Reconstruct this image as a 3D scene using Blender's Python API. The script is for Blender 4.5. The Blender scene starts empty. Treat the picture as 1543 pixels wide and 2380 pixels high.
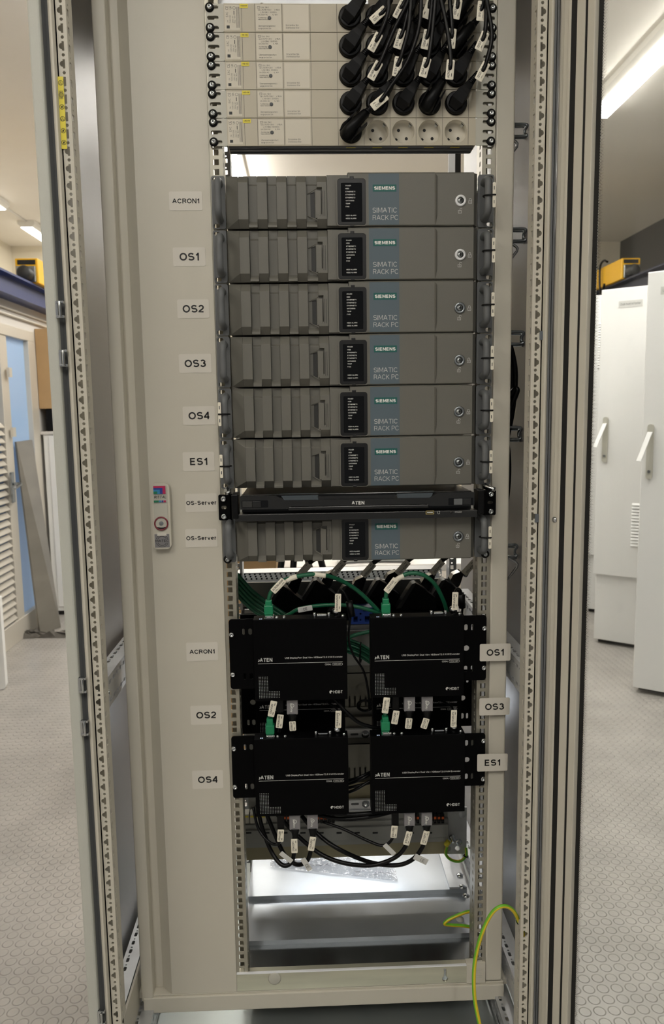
import bpy, math, random
from mathutils import Vector, Matrix
from mathutils.geometry import tessellate_polygon
rnd = random.Random(7)
D = bpy.data
SC = bpy.context.scene
COL = SC.collection
# ------------------------------------------------------------------ camera (millimetres; rack front plane is y=0, top of first computer z=0)
S = .001
ZF = 1750.0                      # height of that reference above the floor
FPX = 1787.0
CAM = Vector((-90.54, -1370.63, -398.94))
AR = Vector((0.99927471, -0.03525311, -0.01439671))
AU = Vector((0.01882997, 0.12884445, 0.99148603))
AF = Vector((0.03309803, 0.991038, -0.12941482))
def V(x, y, z): return Vector((x*S, y*S, (z+ZF)*S))
def ray(px, py): return AF + AR*((px-771.5)/FPX) + AU*((1190-py)/FPX)
def P(px, py, Y):                # photo measurement -> point on the plane y=Y
    d = ray(px, py); return CAM + d*((Y-CAM.y)/d.y)
def PX(px, py, X):
    d = ray(px, py); return CAM + d*((X-CAM.x)/d.x)
def PZ(px, py, Z):
    d = ray(px, py); return CAM + d*((Z-CAM.z)/d.z)
cam = D.cameras.new('camera'); co = D.objects.new('camera', cam); COL.objects.link(co)
cam.sensor_fit = 'VERTICAL'; cam.sensor_height = 24; cam.lens = FPX/2380*24
cam.clip_start = .01; cam.clip_end = 100
m = Matrix((AR, AU, -AF)).transposed().to_4x4(); m.translation = V(*CAM)
co.matrix_world = m; SC.camera = co
cam.dof.use_dof = True; cam.dof.focus_distance = 1.42; cam.dof.aperture_fstop = 5.0
# ------------------------------------------------------------------ world, exposure
SC.view_settings.view_transform = 'Standard'; SC.view_settings.look = 'None'
SC.view_settings.gamma = 1; SC.view_settings.use_curve_mapping = False
SC.view_settings.exposure = 0.36
w = D.worlds.new('world'); SC.world = w; w.use_nodes = True
w.node_tree.nodes['Background'].inputs[0].default_value = (.95, .95, .95, 1)
w.node_tree.nodes['Background'].inputs[1].default_value = .16
LAMP = 40.0                      # radiance of the ceiling tubes
# ------------------------------------------------------------------ materials
def srgb(c):
    return tuple((x/255/12.92 if x/255 <= .04045 else ((x/255+.055)/1.055)**2.4) for x in c)
def mat(name, c, rough=.5, metal=0., noise=0., nscale=40., bump=0., bscale=300., spec=.5, emit=None, estr=1., coat=0., stretch=None, rn=0.):
    mt = D.materials.new(name); mt.use_nodes = True
    nt = mt.node_tree; b = nt.nodes['Principled BSDF']; L = nt.links
    col = srgb(c)
    b.inputs['Base Color'].default_value = (*col, 1); b.inputs['Roughness'].default_value = rough
    b.inputs['Metallic'].default_value = metal; b.inputs['Specular IOR Level'].default_value = spec
    b.inputs['Coat Weight'].default_value = coat
    if emit: b.inputs['Emission Color'].default_value = (*srgb(emit), 1); b.inputs['Emission Strength'].default_value = estr
    if noise or bump or rn:
        tc = nt.nodes.new('ShaderNodeTexCoord'); mp = nt.nodes.new('ShaderNodeMapping'); L.new(tc.outputs['Object'], mp.inputs[0])
        if stretch: mp.inputs['Scale'].default_value = stretch
        n = nt.nodes.new('ShaderNodeTexNoise'); n.inputs['Scale'].default_value = nscale; n.inputs['Detail'].default_value = 5
        L.new(mp.outputs[0], n.inputs[0])
        if noise:
            r = nt.nodes.new('ShaderNodeMapRange'); r.inputs[1].default_value = .3; r.inputs[2].default_value = .7
            r.inputs[3].default_value = 1-noise; r.inputs[4].default_value = 1+noise; L.new(n.outputs[0], r.inputs[0])
            mx = nt.nodes.new('ShaderNodeMix'); mx.data_type = 'RGBA'; mx.blend_type = 'MULTIPLY'; mx.inputs[0].default_value = 1
            mx.inputs[6].default_value = (*col, 1); L.new(r.outputs[0], mx.inputs[7]); L.new(mx.outputs[2], b.inputs['Base Color'])
        if rn:
            r = nt.nodes.new('ShaderNodeMapRange'); r.inputs[1].default_value = .3; r.inputs[2].default_value = .7
            r.inputs[3].default_value = max(.05, rough-rn); r.inputs[4].default_value = rough+rn
            L.new(n.outputs[0], r.inputs[0]); L.new(r.outputs[0], b.inputs['Roughness'])
        if bump:
            n2 = nt.nodes.new('ShaderNodeTexNoise'); n2.inputs['Scale'].default_value = bscale; n2.inputs['Detail'].default_value = 3
            L.new(mp.outputs[0], n2.inputs[0])
            bp = nt.nodes.new('ShaderNodeBump'); bp.inputs['Strength'].default_value = bump; bp.inputs['Distance'].default_value = .0006
            L.new(n2.outputs[0], bp.inputs['Height']); L.new(bp.outputs[0], b.inputs['Normal'])
    return mt
M = {}
M['paint'] = mat('light_grey_paint', (199, 194, 180), .42, bump=.12, bscale=700, noise=.02, nscale=6)
M['paintT'] = mat('textured_grey_paint', (188, 189, 180), .4, bump=.6, bscale=500)
M['side'] = mat('cabinet_side_grey', (132, 132, 133), .36, metal=.4, noise=.06, nscale=900, bump=.25, bscale=1500)
M['galv'] = mat('galvanised_steel', (190, 192, 194), .36, metal=.6, noise=.10, nscale=25, rn=.08)
M['sheet'] = mat('galvanised_sheet', (176, 181, 186), .34, metal=.75, noise=.05, nscale=14, rn=.04)
M['sheetd'] = mat('shaded_smooth_sheet', (128, 130, 130), .2, metal=.95, noise=.05, nscale=10)  # darker copy of the sheet, dark reflection of the interior put into its colour
M['rail'] = mat('zinc_rail', (168, 164, 150), .38, metal=.55, noise=.06, nscale=50)
M['pass'] = mat('passivated_zinc', (200, 197, 178), .3, metal=.65, noise=.10, nscale=5, stretch=(1, 1, 9))
M['pwhite'] = mat('whitened_zinc', (232, 233, 234), .32, metal=.1)  # zinc whitened to carry light that bare metal would reflect
M['cons'] = mat('console_black_plastic', (26, 26, 25), .32, spec=.6)
M['bezel'] = mat('black_bezel_plastic', (20, 20, 20), .35)
M['chrome'] = mat('bright_steel', (205, 208, 210), .18, metal=1)
M['steel'] = mat('steel', (150, 155, 158), .3, metal=1)
M['pcf'] = mat('computer_front_grey', (106, 104, 96), .46, bump=.15, bscale=1500, noise=.03, nscale=700)
M['pce'] = mat('computer_ear_grey', (98, 100, 101), .5, bump=.2, bscale=1500)
M['pcd'] = mat('computer_dark_plastic', (44, 44, 42), .5)
M['blue'] = mat('blue_grey_band', (86, 100, 108), .5, bump=.15, bscale=1500)
M['petrol'] = mat('petrol_badge', (20, 92, 86), .5)
M['white'] = mat('white_print', (235, 235, 230), .5)
M['lite'] = mat('pale_print', (200, 200, 196), .5)
M['black'] = mat('black_powder_coat', (3, 3, 4), .5, spec=.08)
M['bplas'] = mat('black_plastic', (7, 7, 8), .4, spec=.22)
M['bgloss'] = mat('black_gloss_plastic', (6, 6, 7), .16, spec=.4)
M['rubber'] = mat('black_cable_rubber', (5, 5, 6), .34, spec=.25)
M['seal'] = mat('black_seal', (14, 14, 14), .6)
M['glassp'] = mat('indicator_glass', (7, 8, 9), .1, spec=.35)
M['label'] = mat('white_adhesive_label', (212, 207, 196), .38)
M['tag'] = mat('white_cable_tag', (232, 226, 208), .4)
M['ink'] = mat('black_ink', (22, 21, 20), .5)
M['beige'] = mat('strip_beige', (186, 178, 158), .42, bump=.1, bscale=900, noise=.02, nscale=9)
M['beige2'] = mat('strip_end_beige', (186, 184, 172), .4)
M['plabel'] = mat('printed_label', (208, 201, 184), .45)
M['sock'] = mat('socket_grey', (206, 200, 184), .4)
M['dark'] = mat('dark_hole', (24, 24, 24), .7)
M['yellow'] = mat('yellow_marker', (224, 208, 60), .45)
M['green'] = mat('green_network_cable', (18, 92, 62), .38)
M['greenp'] = mat('green_plug', (18, 124, 82), .32)
M['gy_g'] = mat('earth_wire_green', (108, 178, 42), .35)
M['gy_y'] = mat('earth_wire_yellow', (214, 190, 40), .35)
M['dpg'] = mat('connector_grey_metal', (138, 136, 138), .4, metal=.3)
M['dmount'] = mat('grey_mounting_plate', (150, 150, 144), .5, noise=.04, nscale=12)
M['duct'] = mat('grey_cable_duct', (118, 116, 106), .55)
M['olive'] = mat('beige_plate', (150, 142, 112), .5)
M['channel'] = mat('channel_grey', (92, 93, 94), .4, metal=.4)
M['bluep'] = mat('blue_module', (40, 70, 150), .45)
M['orange'] = mat('orange_release', (214, 96, 40), .5)
M['card'] = mat('cardboard', (178, 146, 104), .8, noise=.05, nscale=10)
M['wcab'] = mat('white_enamel', (234, 234, 232), .35, noise=.01, nscale=3)
M['hoist'] = mat('yellow_hoist_paint', (236, 180, 20), .4)
M['beam'] = mat('blue_beam_paint', (26, 48, 104), .4)
M['beamd'] = mat('reflected_beam_navy', (14, 22, 50), .5)  # beam blue darkened for the beam that stands in for a reflection
M['wall'] = mat('cream_wall', (230, 222, 204), .8, noise=.02, nscale=3)
M['wallw'] = mat('pale_wall', (208, 204, 198), .7, noise=.02, nscale=3)
M['wallk'] = mat('dark_wall', (74, 72, 70), .7, noise=.03, nscale=3)
M['ceil'] = mat('cream_ceiling', (240, 235, 226), .75, noise=.02, nscale=2)
M['alu'] = mat('aluminium_frame', (206, 200, 188), .4, metal=.2)
M['fglass'] = mat('frosted_blue_glass', (150, 176, 206), .35, emit=(140, 172, 214), estr=.16)  # glow stands in for daylight behind the frosted pane
M['fglass2'] = mat('frosted_dark_glass', (82, 102, 132), .35, emit=(90, 118, 160), estr=.06)  # weaker glow, daylight from behind put into the pane itself
M['lean'] = mat('brushed_grey_sheet', (150, 146, 138), .35, metal=.6, noise=.12, nscale=2.2, stretch=(1, 1, 3))
M['grip'] = mat('grey_fabric', (90, 86, 80), .8, noise=.2, nscale=30)
M['red'] = mat('logo_magenta', (176, 36, 84), .4)
M['lblue'] = mat('logo_blue', (44, 62, 140), .4)
M['cyan'] = mat('logo_cyan', (52, 132, 180), .4)
M['lgreen'] = mat('logo_green', (28, 120, 84), .4)
M['maroon'] = mat('lock_ring_red', (120, 40, 52), .4)
M['cgrey'] = mat('console_texture_grey', (70, 78, 84), .5)
M['gold'] = mat('usb_contact', (190, 170, 110), .3, metal=.7)
M['led'] = mat('indicator_led', (190, 205, 230), .4, emit=(190, 205, 230), estr=.4)
M['floorp'] = mat('zinc_floor_panel', (150, 156, 154), .32, metal=.7, noise=.08, nscale=5)
M['tube'] = mat('lamp_diffuser', (255, 255, 250), .5, emit=(255, 251, 243), estr=LAMP)
M['tubec'] = mat('cabinet_lamp_diffuser', (255, 255, 255), .5, emit=(240, 247, 255), estr=24)
M['tube2'] = mat('weak_lamp_diffuser', (255, 255, 250), .5, emit=(255, 250, 240), estr=9)
M['housing'] = mat('lamp_housing', (225, 222, 214), .5)
# transparent things
def glassmat(name, tint, ior=1.45, haze=0.):
    mt = D.materials.new(name); mt.use_nodes = True; nt = mt.node_tree; nt.nodes.clear(); L = nt.links
    o = nt.nodes.new('ShaderNodeOutputMaterial'); mx = nt.nodes.new('ShaderNodeMixShader'); t = nt.nodes.new('ShaderNodeBsdfTransparent')
    g = nt.nodes.new('ShaderNodeBsdfGlossy'); f = nt.nodes.new('ShaderNodeLayerWeight'); pw = nt.nodes.new('ShaderNodeMath'); pw.operation = 'POWER'; pw.inputs[1].default_value = 5; ml = nt.nodes.new('ShaderNodeMath'); ml.operation = 'MULTIPLY_ADD'; ml.inputs[1].default_value = 1-ior; ml.inputs[2].default_value = ior; L.new(f.outputs['Facing'], pw.inputs[0]); L.new(pw.outputs[0], ml.inputs[0])
    t.inputs[0].default_value = (*tint, 1); g.inputs['Roughness'].default_value = .02 + haze
    if haze:
        tc = nt.nodes.new('ShaderNodeTexCoord'); n = nt.nodes.new('ShaderNodeTexNoise'); n.inputs['Scale'].default_value = 45; n.inputs['Detail'].default_value = 4
        bp = nt.nodes.new('ShaderNodeBump'); bp.inputs['Strength'].default_value = 1; bp.inputs['Distance'].default_value = .012
        L.new(tc.outputs['Object'], n.inputs[0]); L.new(n.outputs[0], bp.inputs['Height']); L.new(bp.outputs[0], g.inputs['Normal']); L.new(bp.outputs[0], f.inputs['Normal'])
    L.new(ml.outputs[0], mx.inputs[0]); L.new(t.outputs[0], mx.inputs[1]); L.new(g.outputs[0], mx.inputs[2]); L.new(mx.outputs[0], o.inputs[0])
    return mt
M['pane'] = glassmat('door_glass', (.93, .94, .94), .03)
M['bag'] = glassmat('clear_film', (.82, .83, .85), .2, .12)
# studded rubber floor
def floormat():
    mt = D.materials.new('studded_rubber_floor'); mt.use_nodes = True; nt = mt.node_tree; L = nt.links; b = nt.nodes['Principled BSDF']
    N = lambda t, **k: nt.nodes.new(t)
    def math_(op, a, b_=None, c=None):
        n = nt.nodes.new('ShaderNodeMath'); n.operation = op
        for i, x in enumerate((a, b_, c)):
            if x is None: continue
            if isinstance(x, (int, float)): n.inputs[i].default_value = x
            else: L.new(x, n.inputs[i])
        return n.outputs[0]
    tc = N('ShaderNodeTexCoord'); sp = N('ShaderNodeSeparateXYZ'); L.new(tc.outputs['Object'], sp.inputs[0])
    pitch = .0333
    fx = math_('SUBTRACT', math_('FRACT', math_('DIVIDE', sp.outputs[0], pitch)), .5)
    fy = math_('SUBTRACT', math_('FRACT', math_('DIVIDE', sp.outputs[1], pitch)), .5)
    r = math_('SQRT', math_('ADD', math_('MULTIPLY', fx, fx), math_('MULTIPLY', fy, fy)))
    h = N('ShaderNodeMapRange'); h.interpolation_type = 'SMOOTHSTEP'; L.new(r, h.inputs[0])
    for i, x in enumerate((.34, .43, 1, 0)): h.inputs[i+1].default_value = x
    bp = N('ShaderNodeBump'); bp.inputs['Strength'].default_value = 1; bp.inputs['Distance'].default_value = .0022
    L.new(h.outputs[0], bp.inputs['Height']); L.new(bp.outputs[0], b.inputs['Normal'])
    ring = math_('SUBTRACT', 1, math_('MULTIPLY', math_('LESS_THAN', math_('ABSOLUTE', math_('SUBTRACT', r, .43)), .02), .22))
    n = N('ShaderNodeTexNoise'); n.inputs['Scale'].default_value = 6; n.inputs['Detail'].default_value = 8; L.new(tc.outputs['Object'], n.inputs[0])
    mr = N('ShaderNodeMapRange'); L.new(n.outputs[0], mr.inputs[0])
    for i, x in enumerate((.3, .7, .86, 1.08)): mr.inputs[i+1].default_value = x
    k = math_('MULTIPLY', ring, mr.outputs[0])
    mx = N('ShaderNodeMix'); mx.data_type = 'RGBA'; mx.blend_type = 'MULTIPLY'; mx.inputs[0].default_value = 1
    mx.inputs[6].default_value = (*srgb((168, 164, 158)), 1); L.new(k, mx.inputs[7]); L.new(mx.outputs[2], b.inputs['Base Color'])
    b.inputs['Roughness'].default_value = .3
    return mt
M['floor'] = floormat()
# ------------------------------------------------------------------ mesh helpers
_tc = {}
def _a(cx, cy, rx, ry, a0, a1, n=8): return [(cx+rx*math.cos(math.radians(a0+(a1-a0)*i/n)), cy+ry*math.sin(math.radians(a0+(a1-a0)*i/n))) for i in range(n+1)]
def _glyphs():   # sans-serif letters drawn as centre lines: width, strokes (capital height 1)
    G = {}
    G['A'] = .78, [[(0, 0), (.36, 1), (.42, 1), (.78, 0)], [(.13, .34), (.65, .34)]]
    G['B'] = .66, [[(.34, .53), (0, .53), (0, 1), (.34, 1)]+_a(.36, .765, .24, .235, 90, -90)[1:], [(0, .53), (0, 0), (.36, 0)]+_a(.38, .265, .28, .265, -90, 90)[1:]]
    G['C'] = .74, [_a(.39, .5, .39, .5, 38, 322, 16)]
    G['D'] = .72, [[(0, 0), (0, 1), (.3, 1)]+_a(.3, .5, .42, .5, 90, -90, 12)[1:]+[(0, 0)]]
    G['E'] = .6, [[(.6, 0), (0, 0), (0, 1), (.58, 1)], [(0, .52), (.54, .52)]]
    G['F'] = .56, [[(0, 0), (0, 1), (.56, 1)], [(0, .5), (.48, .5)]]
    G['G'] = .76, [_a(.39, .5, .39, .5, 40, 335, 16)+[(.76, .42), (.42, .42)]]
    G['H'] = .7, [[(0, 0), (0, 1)], [(.7, 0), (.7, 1)], [(0, .52), (.7, .52)]]
    G['I'] = .0, [[(0, 0), (0, 1)]]
    G['J'] = .46, [[(.46, 1), (.46, .24)]+_a(.23, .24, .23, .24, 0, -180)[1:]]
    G['K'] = .68, [[(0, 0), (0, 1)], [(.66, 1), (0, .36)], [(.22, .56), (.68, 0)]]
    G['L'] = .54, [[(0, 1), (0, 0), (.54, 0)]]
    G['M'] = .82, [[(0, 0), (0, 1), (.08, 1), (.41, .1), (.74, 1), (.82, 1), (.82, 0)]]
    G['N'] = .7, [[(0, 0), (0, 1), (.06, 1), (.64, 0), (.7, 0), (.7, 1)]]
    G['O'] = .8, [_a(.4, .5, .4, .5, 0, 360, 22)]
    G['P'] = .62, [[(0, 0), (0, 1), (.36, 1)]+_a(.36, .73, .26, .27, 90, -90)[1:]+[(0, .46)]]
    G['Q'] = .8, [_a(.4, .5, .4, .5, 0, 360, 22), [(.5, .25), (.78, -.02)]]
    G['R'] = .68, [[(0, 0), (0, 1), (.38, 1)]+_a(.38, .75, .26, .25, 90, -90)[1:]+[(0, .5)], [(.36, .5), (.5, .42), (.66, 0)]]
    G['S'] = .66, [_a(.33, .745, .31, .255, 25, 235, 10)+_a(.33, .26, .33, .26, 70, -155, 12)]
    G['T'] = .7, [[(0, 1), (.7, 1)], [(.35, 0), (.35, 1)]]
    G['U'] = .7, [[(0, 1), (0, .34)]+_a(.35, .34, .35, .34, 180, 360, 10)[1:]+[(.7, 1)]]
    G['V'] = .74, [[(0, 1), (.34, 0), (.4, 0), (.74, 1)]]
    G['W'] = 1.02, [[(0, 1), (.24, 0), (.28, 0), (.51, .95), (.74, 0), (.78, 0), (1.02, 1)]]
    G['X'] = .7, [[(0, 0), (.7, 1)], [(0, 1), (.7, 0)]]
    G['Y'] = .7, [[(0, 1), (.35, .45), (.7, 1)], [(.35, .45), (.35, 0)]]
    G['Z'] = .64, [[(0, 1), (.64, 1), (0, 0), (.64, 0)]]
    G['0'] = .56, [_a(.28, .5, .28, .5, 0, 360, 18)]
    G['1'] = .28, [[(0, .74), (.16, .82), (.26, 1), (.28, 1), (.28, 0)]]
    G['2'] = .58, [_a(.28, .71, .27, .29, 165, -20, 10)+[(.44, .46), (.06, .12), (0, 0), (.58, 0)]]
    G['3'] = .58, [_a(.27, .76, .25, .24, 155, -80, 9), _a(.28, .27, .3, .27, 82, -160, 10)]
    G['4'] = .62, [[(.46, 0), (.46, 1), (.42, 1), (0, .3), (0, .25), (.62, .25)]]
    G['5'] = .58, [[(.52, 1), (.12, 1), (.05, .5)]+_a(.28, .31, .3, .31, 130, -155, 12)]
    G['6'] = .58, [_a(.29, .32, .28, .32, 0, 360, 16), [(.01, .34)]+_a(.32, .56, .31, .44, 180, 50, 8)]
    G['7'] = .56, [[(0, 1), (.56, 1), (.3, .5), (.2, 0)]]
    G['8'] = .58, [_a(.29, .76, .25, .24, 0, 360, 14), _a(.29, .26, .29, .26, 0, 360, 14)]
    G['9'] = .58, [_a(.29, .68, .28, .32, 0, 360, 16), [(.57, .66)]+_a(.26, .44, .31, .44, 0, -130, 8)]
    G['-'] = .3, [[(0, .36), (.3, .36)]]; G['.'] = .02, [[(0, 0), (0, .04)]]; G[','] = .04, [[(.04, .05), (0, -.12)]]; G[':'] = .02, [[(0, 0), (0, .05)], [(0, .6), (0, .65)]]
    G['+'] = .5, [[(0, .45), (.5, .45)], [(.25, .2), (.25, .7)]]; G['/'] = .3, [[(0, 0), (.3, 1)]]; G['<'] = .4, [[(.4, .8), (0, .5), (.4, .2)]]; G[' '] = .16, []
    x = .72; o = _a(.28, .36, .28, .36, 0, 360, 14)
    G['a'] = .54, [_a(.25, .2, .25, .2, 80, 290, 8)+[(.5, .22)], [(.03, .58)]+_a(.27, .5, .23, .22, 120, 0, 6)+[(.5, 0)], [(.25, .4), (.5, .42)]]
    G['b'] = .56, [o, [(0, 0), (0, 1)]]; G['c'] = .5, [_a(.28, .36, .28, .36, 40, 320, 10)]; G['d'] = .56, [o, [(.56, 0), (.56, 1)]]
    G['e'] = .56, [[(0, .38), (.56, .38)]+_a(.28, .36, .28, .36, 0, 315, 12)]; G['f'] = .34, [[(.12, 0), (.12, .82)]+_a(.26, .82, .14, .18, 180, 90, 4), [(0, .7), (.3, .7)]]
    G['g'] = .56, [o, [(.56, .72), (.56, -.04)]+_a(.28, -.04, .28, .2, 0, -150, 8)]; G['h'] = .5, [[(0, 0), (0, 1)], [(0, .44)]+_a(.25, .44, .25, .28, 180, 0, 8)+[(.5, 0)]]
    G['i'] = .0, [[(0, 0), (0, x)], [(0, .92), (0, 1)]]; G['k'] = .5, [[(0, 0), (0, 1)], [(.46, x), (0, .24)], [(.18, .42), (.5, 0)]]; G['l'] = .0, [[(0, 0), (0, 1)]]
    G['m'] = .86, [[(0, 0), (0, x)], [(0, .46)]+_a(.215, .46, .215, .26, 180, 0, 6)+[(.43, 0)], [(.43, .46)]+_a(.645, .46, .215, .26, 180, 0, 6)+[(.86, 0)]]
    G['n'] = .5, [[(0, 0), (0, x)], [(0, .44)]+_a(.25, .44, .25, .28, 180, 0, 8)+[(.5, 0)]]; G['o'] = .56, [o]; G['p'] = .56, [o, [(0, x), (0, -.24)]]
    G['r'] = .3, [[(0, 0), (0, x)], [(0, .4)]+_a(.26, .42, .26, .29, 180, 80, 5)]
    G['s'] = .48, [_a(.24, .535, .22, .185, 25, 235, 8)+_a(.24, .185, .24, .185, 70, -155, 8)]; G['t'] = .3, [[(.12, .94), (.12, .16)]+_a(.26, .16, .14, .16, 180, 270, 4), [(0, .7), (.28, .7)]]
    G['u'] = .5, [[(0, x), (0, .28)]+_a(.25, .28, .25, .28, 180, 360, 8), [(.5, 0), (.5, x)]]; G['v'] = .52, [[(0, x), (.24, 0), (.28, 0), (.52, x)]]; G['w'] = .78, [[(0, x), (.2, 0), (.39, .66), (.58, 0), (.78, x)]]
    G['x'] = .5, [[(0, 0), (.5, x)], [(0, x), (.5, 0)]]; G['y'] = .52, [[(0, x), (.27, .04)], [(.52, x), (.2, -.22), (.04, -.24)]]; G['z'] = .46, [[(0, x), (.46, x), (0, 0), (.46, 0)]]
    G['Ü'] = .7, G['U'][1]+[[(.2, 1.16), (.2, 1.22)], [(.5, 1.16), (.5, 1.22)]]; G['ö'] = .56, [o, [(.14, .9), (.14, .97)], [(.42, .9), (.42, .97)]]
    return G
GL = _glyphs()
def text_geo(s, bold):
    k = (s, bold)
    if k in _tc: return _tc[k]
    w_ = min(.24, .1+bold*2.3); vs = []; fs = []; x = 0
    for ch in s:
        adv, st = GL.get(ch, GL['-'])
        for pl in st:
            p = [(x+a, w_/2+b*(1-w_)) for a, b in pl]
            if len(p) > 1 and p[0][0] == p[1][0] and pl[0][1] in (0, 1, .72): p[0] = (p[0][0], p[0][1]+(w_/2 if p[0][1] > p[1][1] else -w_/2))
            if len(p) > 1 and p[-1][0] == p[-2][0] and pl[-1][1] in (0, 1, .72): p[-1] = (p[-1][0], p[-1][1]+(w_/2 if p[-1][1] > p[-2][1] else -w_/2))
            n = len(p); closed = n > 3 and abs(p[0][0]-p[-1][0])+abs(p[0][1]-p[-1][1]) < 1e-6
            if closed: p = p[:-1]; n -= 1
            L_ = []
            for i in range(n):
                a = p[i-1] if (i or closed) else None; b = p[(i+1) % n] if (i < n-1 or closed) else None; c = p[i]
                d = []
                for u, v in ((a, c), (c, b)):
                    if u is None or v is None: continue
                    l = math.hypot(v[0]-u[0], v[1]-u[1]) or 1; d.append((-(v[1]-u[1])/l, (v[0]-u[0])/l))
                nx, ny = sum(q[0] for q in d)/len(d), sum(q[1] for q in d)/len(d); l2 = max(.35, nx*nx+ny*ny)
                nx, ny = nx/l2*w_/2, ny/l2*w_/2
                e = (0, 0)
                if not closed and i in (0, n-1) and n >= 2 and False: e = (0, 0)
                L_.append(((c[0]+nx)*.72, (c[1]+ny)*.72)); L_.append(((c[0]-nx)*.72, (c[1]-ny)*.72))
            o = len(vs); vs += L_
            for i in range(n if closed else n-1):
                j = (i+1) % n; fs.append((o+2*i, o+2*i+1, o+2*j+1, o+2*j))
        x += adv+w_+.11+(.05 if adv < .1 else 0)
    # vertical strokes run the full height of the letter
    _tc[k] = (vs, fs); return _tc[k]
def rrect(x0, x1, z0, z1, r, n=4):
    r = min(r, (x1-x0)/2-.001, (z1-z0)/2-.001); out = []
    for cx, cz, a in ((x1-r, z1-r, 0), (x0+r, z1-r, 90), (x0+r, z0+r, 180), (x1-r, z0+r, 270)):
        for i in range(n+1):
            t = math.radians(a+90*i/n); out.append((cx+r*math.cos(t), cz+r*math.sin(t)))
    return out
def circ(cx, cz, r, n=14): return [(cx+r*math.cos(2*math.pi*i/n), cz+r*math.sin(2*math.pi*i/n)) for i in range(n)]
def front(y): return lambda a, b, d: (a, y+d, b)
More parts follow.
